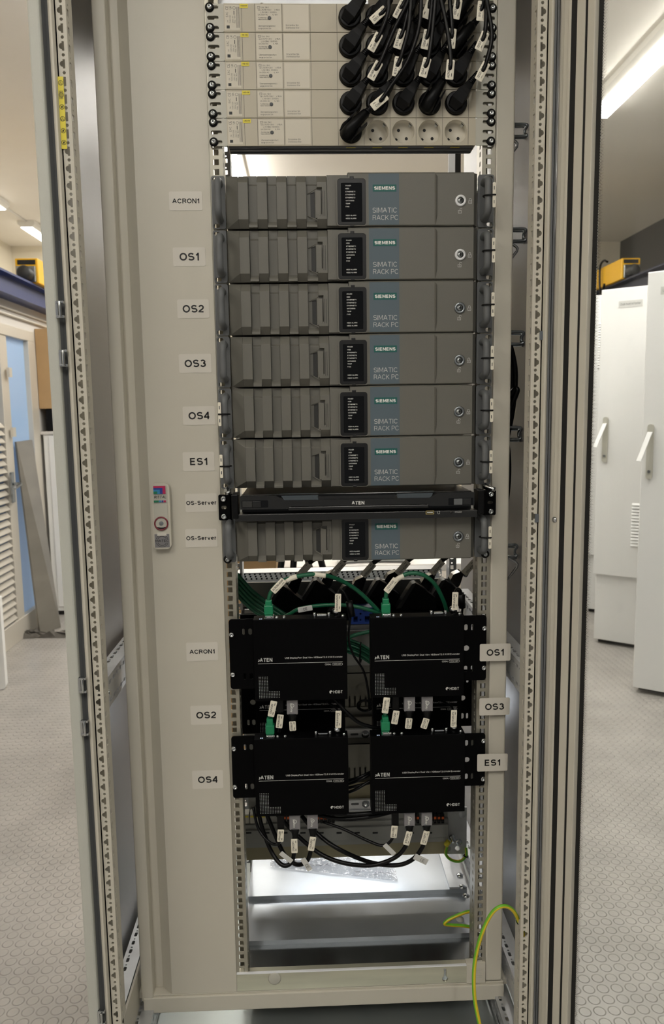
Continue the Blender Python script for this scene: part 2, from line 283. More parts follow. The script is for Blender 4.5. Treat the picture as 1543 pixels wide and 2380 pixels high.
class MB:
    def __init__(s): s.v = []; s.f = []; s.mi = []; s.sm = []
    def add(s, vs, fs, mi=0, sm=False):
        o = len(s.v); s.v += [tuple(x) for x in vs]
        for f in fs: s.f.append([i+o for i in f]); s.mi.append(mi); s.sm.append(sm)
        return s
    def box(s, x0, x1, y0, y1, z0, z1, mi=0):
        x0, x1 = sorted((x0, x1)); y0, y1 = sorted((y0, y1)); z0, z1 = sorted((z0, z1))
        vs = [(x, y, z) for x in (x0, x1) for y in (y0, y1) for z in (z0, z1)]
        return s.add(vs, [(0, 1, 3, 2), (4, 6, 7, 5), (0, 4, 5, 1), (2, 3, 7, 6), (0, 2, 6, 4), (1, 5, 7, 3)], mi)
    def prism(s, poly, a0, a1, ax='y', mi=0, cap=True):
        fn = {'y': lambda p, a: (p[0], a, p[1]), 'x': lambda p, a: (a, p[0], p[1]), 'z': lambda p, a: (p[0], p[1], a)}[ax]
        n = len(poly); vs = [fn(p, a0) for p in poly]+[fn(p, a1) for p in poly]
        fs = [(i, (i+1) % n, (i+1) % n+n, i+n) for i in range(n)]
        s.add(vs, fs, mi)
        if cap:
            tri = tessellate_polygon([[Vector((p[0], p[1], 0)) for p in poly]])
            s.add(vs, [tuple(t) for t in tri]+[tuple(i+n for i in t[::-1]) for t in tri], mi)
        return s
    def hexa(s, fr, bk, mi=0):   # four front corners and four rear corners
        return s.add(list(fr)+list(bk), [(0, 1, 2, 3), (7, 6, 5, 4), (0, 4, 5, 1), (1, 5, 6, 2), (2, 6, 7, 3), (3, 7, 4, 0)], mi)
    def plate(s, outer, holes, th, mp, mi=0, owall=True, back=True):
        loops = [outer]+list(holes); flat = [p for l in loops for p in l]; n = len(flat)
        tri = tessellate_polygon([[Vector((p[0], p[1], 0)) for p in l] for l in loops])
        vs = [mp(p[0], p[1], 0) for p in flat]+[mp(p[0], p[1], th) for p in flat]
        s.add(vs, [tuple(t) for t in tri], mi)
        if back: s.add(vs, [tuple(i+n for i in t[::-1]) for t in tri], mi)
        o = 0; fs = []
        for k, l in enumerate(loops):
            m_ = len(l)
            if k or owall: fs += [(o+i, o+(i+1) % m_, o+(i+1) % m_+n, o+i+n) for i in range(m_)]
            o += m_
        return s.add(vs, fs, mi)
    def cyl(s, p0, p1, r0, r1=None, n=14, mi=0, caps=True):
        r1 = r0 if r1 is None else r1; p0 = Vector(p0); p1 = Vector(p1); d = (p1-p0).normalized()
        u = d.orthogonal().normalized(); v = d.cross(u)
        c = [u*math.cos(2*math.pi*i/n)+v*math.sin(2*math.pi*i/n) for i in range(n)]
        vs = [p0+x*r0 for x in c]+[p1+x*r1 for x in c]
        s.add(vs, [(i, (i+1) % n, (i+1) % n+n, i+n) for i in range(n)], mi, True)
        if caps: s.add(vs, [tuple(range(n-1, -1, -1)), tuple(range(n, 2*n))], mi)
        return s
    def lathe(s, c, prof, ax=(0, -1, 0), n=20, mi=0):   # prof: (radius, height along ax)
        c = Vector(c); d = Vector(ax).normalized(); u = d.orthogonal().normalized(); v = d.cross(u); vs = []; fs = []
        for r, h in prof:
            vs += [c+d*h+(u*math.cos(2*math.pi*i/n)+v*math.sin(2*math.pi*i/n))*max(r, .001) for i in range(n)]
        for k in range(len(prof)-1):
            fs += [(k*n+i, k*n+(i+1) % n, (k+1)*n+(i+1) % n, (k+1)*n+i) for i in range(n)]
        return s.add(vs, fs, mi, True)
    def tube(s, pts, r, n=8, mi=0, sub=6, mis=None, rs=None):
        pts = [Vector(p) for p in pts]
        if len(pts) > 2 and sub > 1:
            q = [pts[0]*2-pts[1]]+pts+[pts[-1]*2-pts[-2]]; out = []
            for i in range(1, len(q)-2):
                a, b, c, d = q[i-1:i+3]
                for k in range(sub):
                    t = k/sub; out.append(.5*((2*b)+(c-a)*t+(2*a-5*b+4*c-d)*t*t+(3*b-a-3*c+d)*t**3))
            out.append(pts[-1]); pts = out
        vs = []; u = None
        for i, p in enumerate(pts):
            t = (pts[min(i+1, len(pts)-1)]-pts[max(i-1, 0)]).normalized()
            u = t.orthogonal().normalized() if u is None else (u-t*u.dot(t)).normalized()
            w_ = t.cross(u); rr = rs(i/(len(pts)-1)) if rs else r
            vs += [p+(u*math.cos(2*math.pi*k/n)+w_*math.sin(2*math.pi*k/n))*rr for k in range(n)]
        for k in range(n):
            m_ = mis(k) if mis else mi
            s.add([], [], m_)
        o = len(s.v); s.v += [tuple(x) for x in vs]
        for i in range(len(pts)-1):
            for k in range(n):
                s.f.append([o+i*n+k, o+i*n+(k+1) % n, o+(i+1)*n+(k+1) % n, o+(i+1)*n+k]); s.mi.append(mis(k) if mis else mi); s.sm.append(True)
        s.f.append([o+k for k in range(n-1, -1, -1)]); s.mi.append(mi); s.sm.append(False)
        s.f.append([o+(len(pts)-1)*n+k for k in range(n)]); s.mi.append(mi); s.sm.append(False)
        return s
    def text(s, t, cx, cz, h, mp, width=None, rot=0, mi=0, bold=0., al='c', shear=0):
        vs, fs = text_geo(t, bold)
        if not vs: return s
        x0 = min(v[0] for v in vs); x1 = max(v[0] for v in vs); k = h/.72; kx = k if width is None else width/(x1-x0)
        w_ = (x1-x0)*kx; ox = {'c': -w_/2, 'l': 0, 'r': -w_}[al]; c, sn = math.cos(math.radians(rot)), math.sin(math.radians(rot)); o = []
        for x, y in vs:
            a = (x-x0)*kx+ox+shear*y*k; b = y*k-h/2
            o.append(mp(cx+a*c-b*sn, cz+a*sn+b*c, 0))
        return s.add(o, fs, mi)
    def build(s, name, mats, parent=None, bev=0, label=None, seg=2):
        if isinstance(mats, str): mats = [mats]
        base = Vector((0, 0, 0)); q = parent
        while q is not None: base += q.location; q = q.parent
        me = D.meshes.new(name)
        me.from_pydata([tuple(V(*v)-base) for v in s.v], [], s.f)
        for k in mats: me.materials.append(M[k])
        me.polygons.foreach_set('material_index', s.mi); me.polygons.foreach_set('use_smooth', s.sm)
        me.validate(); me.update()
        o = D.objects.new(name, me); COL.objects.link(o)
        if parent: o.parent = parent
        if bev:
            b = o.modifiers.new('bevel', 'BEVEL'); b.width = bev*S; b.segments = seg; b.limit_method = 'ANGLE'; b.angle_limit = math.radians(40)
        if label: o['label'] = label
        return o
def thing(name, label, cat, loc, group=None):
    o = D.objects.new(name, None); COL.objects.link(o); o.location = V(*loc); o.empty_display_size = .02
    o['label'] = label; o['category'] = cat
    if group: o['group'] = group
    return o
def tagp(o, label, cat, group=None, kind=None):
    o['label'] = label; o['category'] = cat
    if group: o['group'] = group
    if kind: o['kind'] = kind
    return o
def struct(o): o['kind'] = 'structure'; return o
def copy_tree(o, parent=None):
    c = o.copy(); COL.objects.link(c); c.parent = parent
    for ch in [x for x in D.objects if x.parent == o]: copy_tree(ch, c)
    return c
def shift(o, dx, dy, dz): o.location = o.location+Vector((dx*S, dy*S, dz*S)); return o
# ------------------------------------------------------------------ the room
FZ = -ZF; CZ = 1350
struct(MB().box(-3300, 3600, -4200, 7000, FZ-40, FZ).build('floor', 'floor'))
struct(MB().box(-3300, 3600, -4200, 7000, CZ, CZ+40).build('ceiling', 'ceil'))
struct(MB().box(-3300, 3600, 7000, 7100, FZ, CZ).build('wall_back', 'wall'))
struct(MB().box(-3200, -3100, -4200, 7000, 420, CZ).build('wall_left_upper', 'wall'))
yd0, yd1 = 1500, 3800                # the doorway in the lower wall
w_ = MB().box(-3200, -1850, -4200, yd0, FZ, 420).box(-3200, -1850, yd1, 7000, FZ, 420).box(-3200, -1850, yd0, yd1, 140, 420).box(-3200, -2000, yd0, yd1, FZ, 140)
struct(w_.build('wall_left', 'wallw'))
struct(MB().box(3300, 3400, -4200, 7000, FZ, CZ).build('wall_right', 'wallk'))
t_ = MB()
for z, r in ((200, 8), (235, 6)): t_.tube([(-1838, 1200, z), (-1838, 6900, z)], r, 8, sub=1)
struct(t_.build('trim_1', 'alu'))
# glazed door in the lower wall
dr = MB()
for y0_, y1_ in ((yd0, yd0+70), (3680, yd1)): dr.box(-1905, -1838, y0_, y1_, FZ+130, 75)
dr.box(-1905, -1838, yd0, yd1, 75, 140).box(-1905, -1838, yd0, yd1, FZ, FZ+130)
door = struct(dr.build('door_1', 'alu', bev=3))
yg = PX(15, 900, -1850).y
g = MB(); g.box(-1885, -1870, 3340, 3682, FZ+130, 76); g.build('glass_pane', 'fglass', door)
g = MB(); g.box(-1892, -1876, yd0+60, 3230, FZ+130, 76); g.build('glass_pane', 'fglass2', door)
MB().box(-1900, -1846, 3225, 3335, FZ+130, 76).build('door_stile', 'alu', door, bev=3)
g = MB()
for i in range(27):
    z = -1610+i*44
    g.hexa([(-1846, yd0+90, z), (-1846, 3214, z), (-1868, 3214, z+26), (-1868, yd0+90, z+26)], [(-1843, yd0+90, z+4), (-1843, 3214, z+4), (-1865, 3214, z+30), (-1865, yd0+90, z+30)])
g.build('louvre_slat', 'alu', door)
h_ = PX(27, 1125, -1832)
g = MB().box(-1832, -1822, h_.y-20, h_.y+20, h_.z-110, h_.z+70).tube([(-1822, h_.y, h_.z), (-1780, h_.y, h_.z), (-1775, h_.y-60, h_.z-10), (-1778, h_.y-110, h_.z-18)], 9)
g.build('door_handle', 'steel', door)
for z in (-170, -520): MB().box(-1832, -1815, 3270, 3310, z, z+55).build('door_bolt', 'alu', door)
# ceiling lamps
def lamp(X, y0, y1, lab, grp='ceiling tube lamps', w=75, hg=6, mt='tube'):
    o = thing('ceiling_lamp', lab, 'ceiling lamp', (X, (y0+y1)/2, CZ-60), grp)
    MB().prism([(X-w, CZ), (X+w, CZ), (X+w, CZ-30), (X+w-25, CZ-56), (X-w+25, CZ-56), (X-w, CZ-30)], y0, y1).build('lamp_housing', 'housing', o)
    MB().box(X-w+26, X+w-26, y0+15, y1-15, CZ-56-hg, CZ-56).build('diffuser', mt, o)
lamp(-2570, 5930, 7000-50, 'boxy lit tube lamp above the yellow hoist', mt='tube2')
lamp(-2570, 4000, 5340, 'lit tube lamp cut by the picture edge above the blue beam', mt='tube2')
lamp(-540, 3300, 5400, 'lit tube lamp seen through the gap under the socket strips', w=60, hg=24)
lamp(100, 4950, 6900, 'tube lamp added to brighten the ceiling, hidden behind the open rack cabinet', w=60, hg=24)  # added lamp, lifts the ceiling seen under the strips
lamp(420, 1100, 3600, 'tube lamp added to brighten the ceiling, hidden behind the open rack cabinet', w=60, hg=24)  # added lamp, lifts the background and the ceiling
lamp(1658, 900, 3360, 'long lit tube lamp standing in for one reflected in the glass cabinet door', w=85)  # stands in for a lamp reflected in the door glass
for X, a, b, L_ in ((-700, -3300, -1700, 'a'), (300, -3300, -1900, 'b'), (-2300, -3300, -1500, 'c'), (1658, -1700, 300, 'd'), (-900, 900, 2500, 'f')):  # lamps out of view, put in to light cabinet front and background
    lamp(X, a, b, 'tube lamp out of view on the ceiling, added to light cabinet and room')
g = MB(); g.tube([(-2570, 5300, CZ-8), (-2570, 5960, CZ-8)], 8, sub=1)
tagp(g.build('lamp_conduit', 'housing'), 'pale conduit on the ceiling joining two tube lamps', 'conduit')
# crane beam and hoist on the wall side
zt = PX(0, 632, -1800).z; zb = PX(0, 680, -1800).z
def ibeam(name, X, y0, y1, z0, z1, lab, mt='beam'):
    f = 12; w2 = 55
    pts = [(X-w2, z1), (X+w2, z1), (X+w2, z1-f), (X+5, z1-f-4), (X+5, z0+f+4), (X+w2, z0+f), (X+w2, z0), (X-w2, z0), (X-w2, z0+f), (X-5, z0+f+4), (X-5, z1-f-4), (X-w2, z1-f)]
    tagp(MB().prism(pts, y0, y1).build(name, mt), lab, 'steel beam')
ibeam('crane_beam', -1800, 600, 6990, zb-10, zt, 'blue steel crane beam above the glazed door')
def hoist(X, y0, z0, sgn, lab, L=620):
    o = thing('electric_hoist', lab, 'hoist', (X, y0, z0))
    MB().box(X-70, X+70, y0, y0+L*.62, z0, z0+150).build('hoist_body', 'hoist', o, bev=6)
    MB().box(X-62, X+62, y0+L*.62+4, y0+L, z0, z0+140).build('gear_housing', 'hoist', o, bev=6)
    MB().box(X-55, X+55, y0-2, y0+3, z0+112, z0+140).build('vent_opening', 'dark', o)
    MB().box(X-58, X+58, y0-26, y0, z0+5, z0+100).build('motor_plate', 'steel', o, bev=3)
    MB().lathe((X+sgn*12, y0-26, z0+50), [(0, 80), (34, 80), (42, 70), (42, 0)], n=24).build('motor_cap', 'pcd', o)
    b = MB()
    for i in range(3): b.cyl((X+sgn*63, y0+L*.7+i*60, z0+110), (X+sgn*72, y0+L*.7+i*60, z0+110), 9); b.cyl((X+sgn*63, y0+L*.7+i*60, z0+35), (X+sgn*72, y0+L*.7+i*60, z0+35), 9)
    b.build('bolt', 'steel', o)
    return o
hp = PX(50, 655, -1790)
hoist(-1785, hp.y+90, zt+1, 1, 'yellow electric hoist with grey motor on the blue beam over the door')
# objects by the door
lb = PZ(116, 1468, FZ); g = MB()
fr = [PX(38, 1027, -1832), PX(75, 1022, -1832), PZ(142, 1458, FZ+2), PZ(94, 1474, FZ+2)]
g.hexa(fr, [p+Vector((-14, 6, 0)) for p in fr])
tagp(g.build('metal_panel', 'lean', bev=2), 'long grey sheet metal panel leaning by the glazed door', 'metal panel')
g = MB()
for i in range(9):
    a = lb+Vector((rnd.uniform(-120, 160), -75-rnd.uniform(0, 60), 0))
    g.hexa([a+Vector((rnd.uniform(-60, 60), rnd.uniform(-30, 30), rnd.uniform(15, 45))) for _ in range(4)], [a+Vector((x, y, 2)) for x, y in ((-60, -30), (60, -30), (60, 30), (-60, 30))])
tagp(g.build('dust_sheet', 'grip'), 'crumpled dark dust sheet on the floor under the leaning panel', 'dust sheet')
cb = thing('storage_cabinet', 'low white cabinet carrying a cardboard box behind the leaning panel', 'cabinet', (-1500, 3880, FZ))
zc = P(110, 1003, 3805).z
xl = max(-1824, P(94, 1010, 3805).x); xs = P(118, 1100, 3805).x
MB().box(xl, -1180, 3805, 4240, FZ+30, zc-20).build('cabinet_body', 'wcab', cb, bev=5)
MB().box(xl-12, -1170, 3795, 4250, zc-20, zc).build('cabinet_top', 'wallw', cb, bev=3)
MB().box(xs, -1190, 3797, 3804, FZ+60, zc-30).build('cabinet_door', 'wcab', cb, bev=3)
MB().box(xl+20, -1200, 3825, 4200, FZ, FZ+30).build('plinth', 'dark', cb)
z1 = P(100, 950, 3835).z; z2 = P(100, 764, 3835).z; xb = P(80, 770, 3835).x
bx = thing('cardboard_box', 'tall brown cardboard box standing on the black case behind the door', 'box', (-1450, 3940, z1))
MB().box(xb, -1200, 3835, 4190, z1, z2).build('box_body', 'card', bx, bev=3)
MB().box(-1640, -1560, 3832.5, 4040, z2-260, z2-170).build('paper_label', 'label', bx)
tagp(MB().box(xb+35, -1200, 3845, 4180, zc+1, z1-1).build('equipment_case', 'bplas', bev=6), 'black equipment case on the low white cabinet under the cardboard box', 'case')
a = PZ(14, 1603, FZ)
tagp(MB().prism([(a.x-240, FZ+30), (a.x-30, FZ+1), (a.x-8, FZ+4), (a.x, FZ+26), (a.x, P(0, 1388, a.y).z), (a.x-240, P(0, 1388, a.y).z)], a.y, a.y+30).build('white_board', 'wcab', bev=4), 'white board cut by the picture edge in front of the louvred door', 'board')
# white control cabinets seen through the glass
def wcab(name_lab, p, d, ztop, width, lower=None, handle=None, louv=None, plate=None, depth=420, bot=25):
    # p floor point of the front corner nearest the aisle, d direction of the front face
    p = Vector((p[0], p[1], 0)); d = Vector((*d, 0)).normalized(); nrm = Vector((d.y, -d.x, 0))
    if nrm.y > 0: nrm = -nrm
    o = thing('control_cabinet', name_lab, 'cabinet', (p.x, p.y, FZ), 'white control cabinets')
    F_ = lambda a, dep, z: p+d*a-nrm*dep+Vector((0, 0, z))
    def bxx(a0, a1, d0, d1, z0, z1): return MB().hexa([F_(a0, d0, z0), F_(a1, d0, z0), F_(a1, d0, z1), F_(a0, d0, z1)], [F_(a0, d1, z0), F_(a1, d1, z0), F_(a1, d1, z1), F_(a0, d1, z1)])
    zb_ = lower if lower else FZ+bot
    bxx(0, width, 24, depth, FZ+bot, ztop-4).build('cabinet_body', 'wcab', o, bev=4)
    dd = bxx(-6 if lower else 0, width, 0, 20, zb_, ztop).build('cabinet_door', 'wcab', o, bev=4)
    bxx(15, width-15, 60, depth-10, FZ, FZ+bot).build('plinth', 'dark', o)
    mp = lambda a, b, dep: tuple(F_(a, -dep, b))
    if handle:
        a, z = handle
        hb = MB(); hb.plate(rrect(a-14, a+14, z-125, z+125, 13), [], 12, mp); hb = hb.build('swing_handle', 'beige2', dd, bev=3)
        q = MB(); q.hexa([F_(a-11, -14, z+90), F_(a+11, -14, z+90), F_(a-20, -75, z-40), F_(a-42, -75, z-40)], [F_(a-11, -22, z+90), F_(a+11, -22, z+90), F_(a-20, -86, z-40), F_(a-42, -86, z-40)])
        q.build('lever', 'wcab', dd, bev=2)
        MB().cyl(F_(a, -12, z-90), F_(a, -17, z-90), 7, n=16).build('lock_cylinder', 'steel', dd)
    if louv:
        a0, a1, z0, z1, n = louv; q = MB()
        for i in range(n):
            z = z0+(z1-z0)*i/n; hh = (z1-z0)/n
            q.hexa([F_(a0, -9, z+hh*.15), F_(a1, -9, z+hh*.15), F_(a1, -1, z+hh*.8), F_(a0, -1, z+hh*.8)], [F_(a0, -1, z+hh*.1), F_(a1, -1, z+hh*.1), F_(a1, 0, z+hh*.8), F_(a0, 0, z+hh*.8)])
        q.build('ventilation_grille', 'wcab', dd)
    if plate:
        a, z = plate
        pl = MB(); pl.plate([(a-62, z-17), (a+62, z-17), (a+62, z+17), (a-62, z+17)], [], 2, mp); pl = pl.build('nameplate', 'lite', dd)
        MB().text('Uhde Inventa Fischer', a, z, 12, lambda x, y, dep: mp(x, y, 2.6), width=106).build('lettering', 'ink', dd)
    return o
def ztop_at(px, py, q):          # height where the vertical over floor point q crosses a photo row
    best = None
    for k in range(0, 3000):
        z = FZ+k; v = Vector((q[0], q[1], z))-CAM; y = 1190-FPX*v.dot(AU)/v.dot(AF)
        if y <= py: return z
    return FZ+2000
q1 = PZ(1470, 1597, FZ+25); q2 = PZ(1376, 1488, FZ+20); q3 = PZ(1360, 1425, FZ)
z1_ = ztop_at(0, 633, q1); z2_ = ztop_at(0, 674, q2); z3_ = ztop_at(0, 687, q3)
hz1 = ztop_at(0, 1050, q1); hz2 = ztop_at(0, 1022, q2)
wcab('white control cabinet with nameplate cut by the picture edge, largest seen through the glass door', q1, (.81, -.585), z1_, 700, handle=(38, hz1), plate=(118, ztop_at(0, 676, q1)-6))
wcab('white control cabinet with full nameplate and small vent grille, between its two neighbours', q2, (.78, -.62), z2_, 640, lower=ztop_at(0, 1334, q2), handle=(40, hz2), louv=(195, 300, ztop_at(0, 1262, q2), ztop_at(0, 1163, q2), 14), plate=(150, ztop_at(0, 712, q2)))
wcab('white control cabinet with large vent grille, farthest row beside the cabinet glass', q3, (.9, -.43), z3_, 420, lower=ztop_at(0, 1290, q3), louv=(30, 330, ztop_at(0, 856, q3), ztop_at(0, 750, q3), 18))
# beam and hoist modelled to stand in for a reflection in the glass door
b1 = PX(1543, 618, 2350); b2 = PX(1543, 650, 2350)
ibeam('crane_beam', 2350, 600, 6990, b1.z-150, b1.z, 'dark blue crane beam standing in for the one reflected in the glass door', 'beamd')
hh = PX(1500, 620, 2340)
hoist(2340, hh.y+250, b1.z+1, -1, 'yellow electric hoist standing in for the hoist reflected in the glass door', L=1000)
g = MB()
for i in range(4):
    y = hh.y+500+i*220
    g.tube([(2260, y, b1.z+170), (2255, y+60, b1.z+190), (2250, y+120, b1.z+150), (2250, y+110, b1.z-20), (2250, y+60, b1.z-60+i*9), (2250, y+20, b1.z+10)], 9)
tagp(g.build('hoist_cable', 'rubber'), 'black looped control cable hanging beside the stand-in hoist over the white cabinets', 'cable')
# ------------------------------------------------------------------ the rack cabinet
CX0, CX1, CYF, CYB, CB, CT = -484, 322, -125, 640, -1560, 450
cab = thing('server_cabinet', 'tall light grey open network cabinet with its swing frame full of rack units', 'server cabinet', (-80, 200, FZ))
MB().box(CX0, CX0+5, CYF+6, CYB, CB, CT).build('side_panel', 'side', cab)
MB().box(CX1-2, CX1+3, CYF+6, CYB, CB, CT).build('side_panel', 'side', cab)
MB().box(CX0, CX1+3, CYF, CYB, CT, CT+30).build('cabinet_roof', 'paint', cab, bev=4)
MB().box(CX0, CX1+3, CYF, CYB, FZ, CB-60).build('plinth', 'pce', cab, bev=3)
MB().box(CX0+8, CX1-2, CYF+5, -22, CB-30, CB-27).box(CX0+8, CX1-2, CYF+5, CYB, CB-60, CB-34).build('floor_panel', 'floorp', cab)
# front uprights: a folded profile with system punchings
def upright(name, sg, xo):
    X = lambda a: xo+sg*a            # a grows towards the middle of the cabinet
    m_ = MB()
    # outer flange, gutter, ridge
    prof = [(X(0), -118), (X(8), -118), (X(8), -130), (X(11), -133), (X(14), -133), (X(16), -126), (X(16), -116), (X(0), -112)]
    m_.prism(prof, CB, CT, 'z')
    z = CB+10; cells = []
    while z < CT-20:
        a0, a1 = 16, 33
        kx = 23.5
        key = [(kx+4.2, 6.6), (kx+.8, 6.6), (kx+.8, 4.4)]+[(kx+.8+4.6*math.cos(t), 4.4*math.sin(t)) for t in [math.radians(x) for x in range(100, 261, 20)]]+[(kx+.8, -4.4), (kx+.8, -6.6), (kx+4.2, -6.6)]
        key = [(X(p[0]), z+p[1]) for p in key]
        hole = circ(X(kx+2.2), z+12.5, 2.5, 10)
        m_.plate([(X(a0), z-6.9), (X(a1), z-6.9), (X(a1), z+18.1), (X(a0), z+18.1)], [key, hole], 2, front(-125), owall=False)
        rh = [(-119, z-4.5), (-110, z-4.5), (-110, z+6), (-119, z+6)]
        m_.plate([(-125, z-6.9), (-92, z-6.9), (-92, z+18.1), (-125, z+18.1)], [rh, circ(-114, z+12.5, 1.6, 8)], 2, lambda a, b, d: (X(33-d), a, b), owall=False)
        z += 25
    m_.prism([(X(33.2), -125.4), (X(33.2), -123), (X(30), -123), (X(30), -125.4)], CB, CT, 'z')
    m_.box(X(16), X(18), -125, -90, CB, CT)
    return m_.build(name, 'paint', cab)
upright('frame_upright', 1, -468)
upright('frame_upright', -1, 308)
MB().box(-488, -470, -138, -112, CB-40, CT+20).build('side_trim', 'paintT', cab, bev=3)
MB().prism([(-470, -128), (-466, -122), (-460, -126), (-460, -112), (-470, -112)], CB, CT, 'z').build('door_seal', 'pce', cab)
MB().box(300, 303, -131, -118, CB, CT).box(304.5, 307, -130, -118, CB, CT).build('door_seal', 'pce', cab)
# catches on the gutter
for px, py in ((141, 720), (149, 833), (193, 1591), (198, 1690), (237, 2362)):
    c = P(px, py, -135); m_ = MB()
    m_.box(c.x-6, c.x+6, -140, -134, c.z-13, c.z-9).box(c.x-6, c.x+6, -140, -134, c.z+9, c.z+13)
    m_.tube([(c.x+1, -142, c.z-12), (c.x+1, -142, c.z+12)], 2.2, sub=1).box(c.x-7, c.x-3, -139, -132, c.z-13, c.z+13)
    m_.build('door_catch', 'chrome', cab, bev=.6)
for px, py in ((1258, 780), (1247, 1204), (1236, 2350)):
    c = P(px, py, -126); MB().box(c.x-3, c.x+3, -128, -125, c.z-7, c.z+7).build('frame_clip', 'steel', cab)
# warning sticker in the gutter face
a = P(134, 178, -127.2); b = P(142, 346, -127.2)
st = MB().box(-452, -443.6, -127.4, -127, b.z, a.z).build('warning_sticker', 'yellow', cab, label='yellow warning sticker')
q = MB(); n = 5
for i in range(n+1):
    z = a.z-9-(a.z-b.z-18)*i/n
    q.plate(circ(-447.8, z, 3.6, 16), [circ(-447.8, z, 3.0, 16)], .2, front(-127.7), back=False)
    if i in (0, 3): q.plate([(-450, z-2), (-445.6, z-2), (-447.8, z+2.2)], [[(-449.3, z-1.5), (-446.3, z-1.5), (-447.8, z+1.3)]], .2, front(-127.7), back=False)
    elif i == 1: [q.box(-450.5+j*1.5, -450+j*1.5, -127.8, -127.6, z-6, z+6) for j in range(4)]
    else: q.add([(-450, -127.75, z-2), (-449.4, -127.75, z-2.2), (-445.6, -127.75, z+2), (-446.2, -127.75, z+2.2)], [(0, 1, 2, 3)]); q.box(-448.8, -446.8, -127.75, -127.7, z-1.4, z+1.4)
q.build('pictogram', 'ink', st)
# punched depth sections along both sides
def section(x0, x1, z0, z1, y0=-96, y1=520):
    m_ = MB(); y = y0
    while y < y1:
        rr = [rrect(y+4, y+16, z1-15, z1-8, 2, 2), circ(y+21, z1-11.5, 2, 8), rrect(y+4, y+16, z0+8, z0+14, 2, 2), circ(y+21, z0+11, 2, 8)]
        m_.plate([(y, z0), (y+25, z0), (y+25, z1), (y, z1)], rr, 2, lambda a, b, d, X_=(x1 if x1 > x0 else x1): (X_-(d if x1 > x0 else -d), a, b), owall=False)
        m_.plate([(x0, y), (x1, y), (x1, y+25), (x0, y+25)], [rrect(min(x0, x1)+6, min(x0, x1)+12, y+4, y+16, 2, 2), circ(min(x0, x1)+9, y+21, 2, 8)], 2, lambda a, b, d: (a, b, z1-d), owall=False)
        y += 25
    return m_
for nm, args in (('punched_section', (-470, -440, -905, -850)), ('punched_section', (316, 286, -905, -850)), ('punched_section', (-470, -440, -1520, -1470)), ('punched_section', (316, 286, -1520, -1470)),
                 ('punched_section', (-440, -405, -1590, -1545)), ('punched_section', (290, 262, -1590, -1545))):
    o = section(*args); o = o.build(nm, 'galv', cab)
    xx = args[1]; sgx = 1 if args[1] > args[0] else -1
    for y in (-75, 300): MB().lathe((xx, y, (args[2]+args[3])/2), [(6, 0), (6, 2), (3.5, 4), (0, 4)], (sgx, 0, 0), 12).build('bolt', 'chrome', o)
MB().box(-440, -400, -110, -20, -1575, -1570).box(-438, -434, -110, 400, -1560, -1470).build('corner_bracket', 'paint', cab)
MB().box(262, 300, -110, -20, -1575, -1570).build('corner_bracket', 'paint', cab)
# swing frame: panels, rails and base
MB().box(-427, -405, -4, 45, -1527, CT-20).build('swing_frame_edge', 'paint', cab, bev=2)
MB().prism([(-405, 20), (-390, 20), (-369, 0), (-243.5, 0), (-243.5, 14), (-245, 14), (-245, 2), (-368, 2), (-389, 23), (-405, 23)], -1516, CT-20, 'z').build('blanking_panel', 'paint', cab)
MB().box(244, 276, -1, 42, -1514, CT-20).build('swing_frame_trim', 'paint', cab, bev=2.5)
m_ = MB().box(-424, 280, -5, 40, -1552, -1520).box(-424, 280, 0, 40, -1520, -1517)
m_.box(-452, -424, 8, 40, -1530, -1517).box(280, 300, 8, 40, -1530, -1517).build('base_beam', 'paint', cab, bev=2.5)
m_ = MB(); km = [(196-8+172-172, 0)]
kz = -1497; kx = P(1034, 2262, 0).x
key = [(kx-2.2, kz+13)]+[(kx+2.2, kz+13), (kx+2.2, kz-4)]+[(kx+6*math.cos(t), kz-9+6*math.sin(t)) for t in [math.radians(a_) for a_ in range(60, -241, -30)]]+[(kx-2.2, kz-4)]
m_.plate([(-243, -1515), (206, -1515), (206, -1478), (-243, -1478)], [key], 2, front(-1)).box(-243, 206, -2.5, 14, -1480, -1477.5)
bp = m_.build('base_plate', 'pass', cab)
MB().box(-243, 206, -3, 3, -1479, -1476.8).build('lip_highlight', 'pwhite', bp, bev=.8)  # pale strip paints the highlight along the plate's top edge
MB().lathe((P(638, 2275, -3).x, -1, P(638, 2275, -3).z), [(12.5, 0), (12.5, 2), (10, 3.4), (0, 3.6)], n=28).build('cover_plug', 'beige2', bp)
MB().cyl((kx, 4, kz-9), (kx, 1, kz-9), 5).box(kx-1.5, kx+1.5, 0, 3, kz-5, kz+12).build('latch_bolt', 'chrome', bp)
bl = MB().box(206, 243, -3, 12, -1516, -1474).box(214, 238, -3.8, -3, -1508, -1484).build('corner_cover', 'paint', cab, bev=.8)
q = MB().text('RITTAL', 226, -1493, 5, front(-4.1), width=20)
for z in (-1487, -1499, -1503): q.box(216, 236, -4.3, -3.8, z-.5, z+.5)
q.build('lettering', 'beige2', bl)
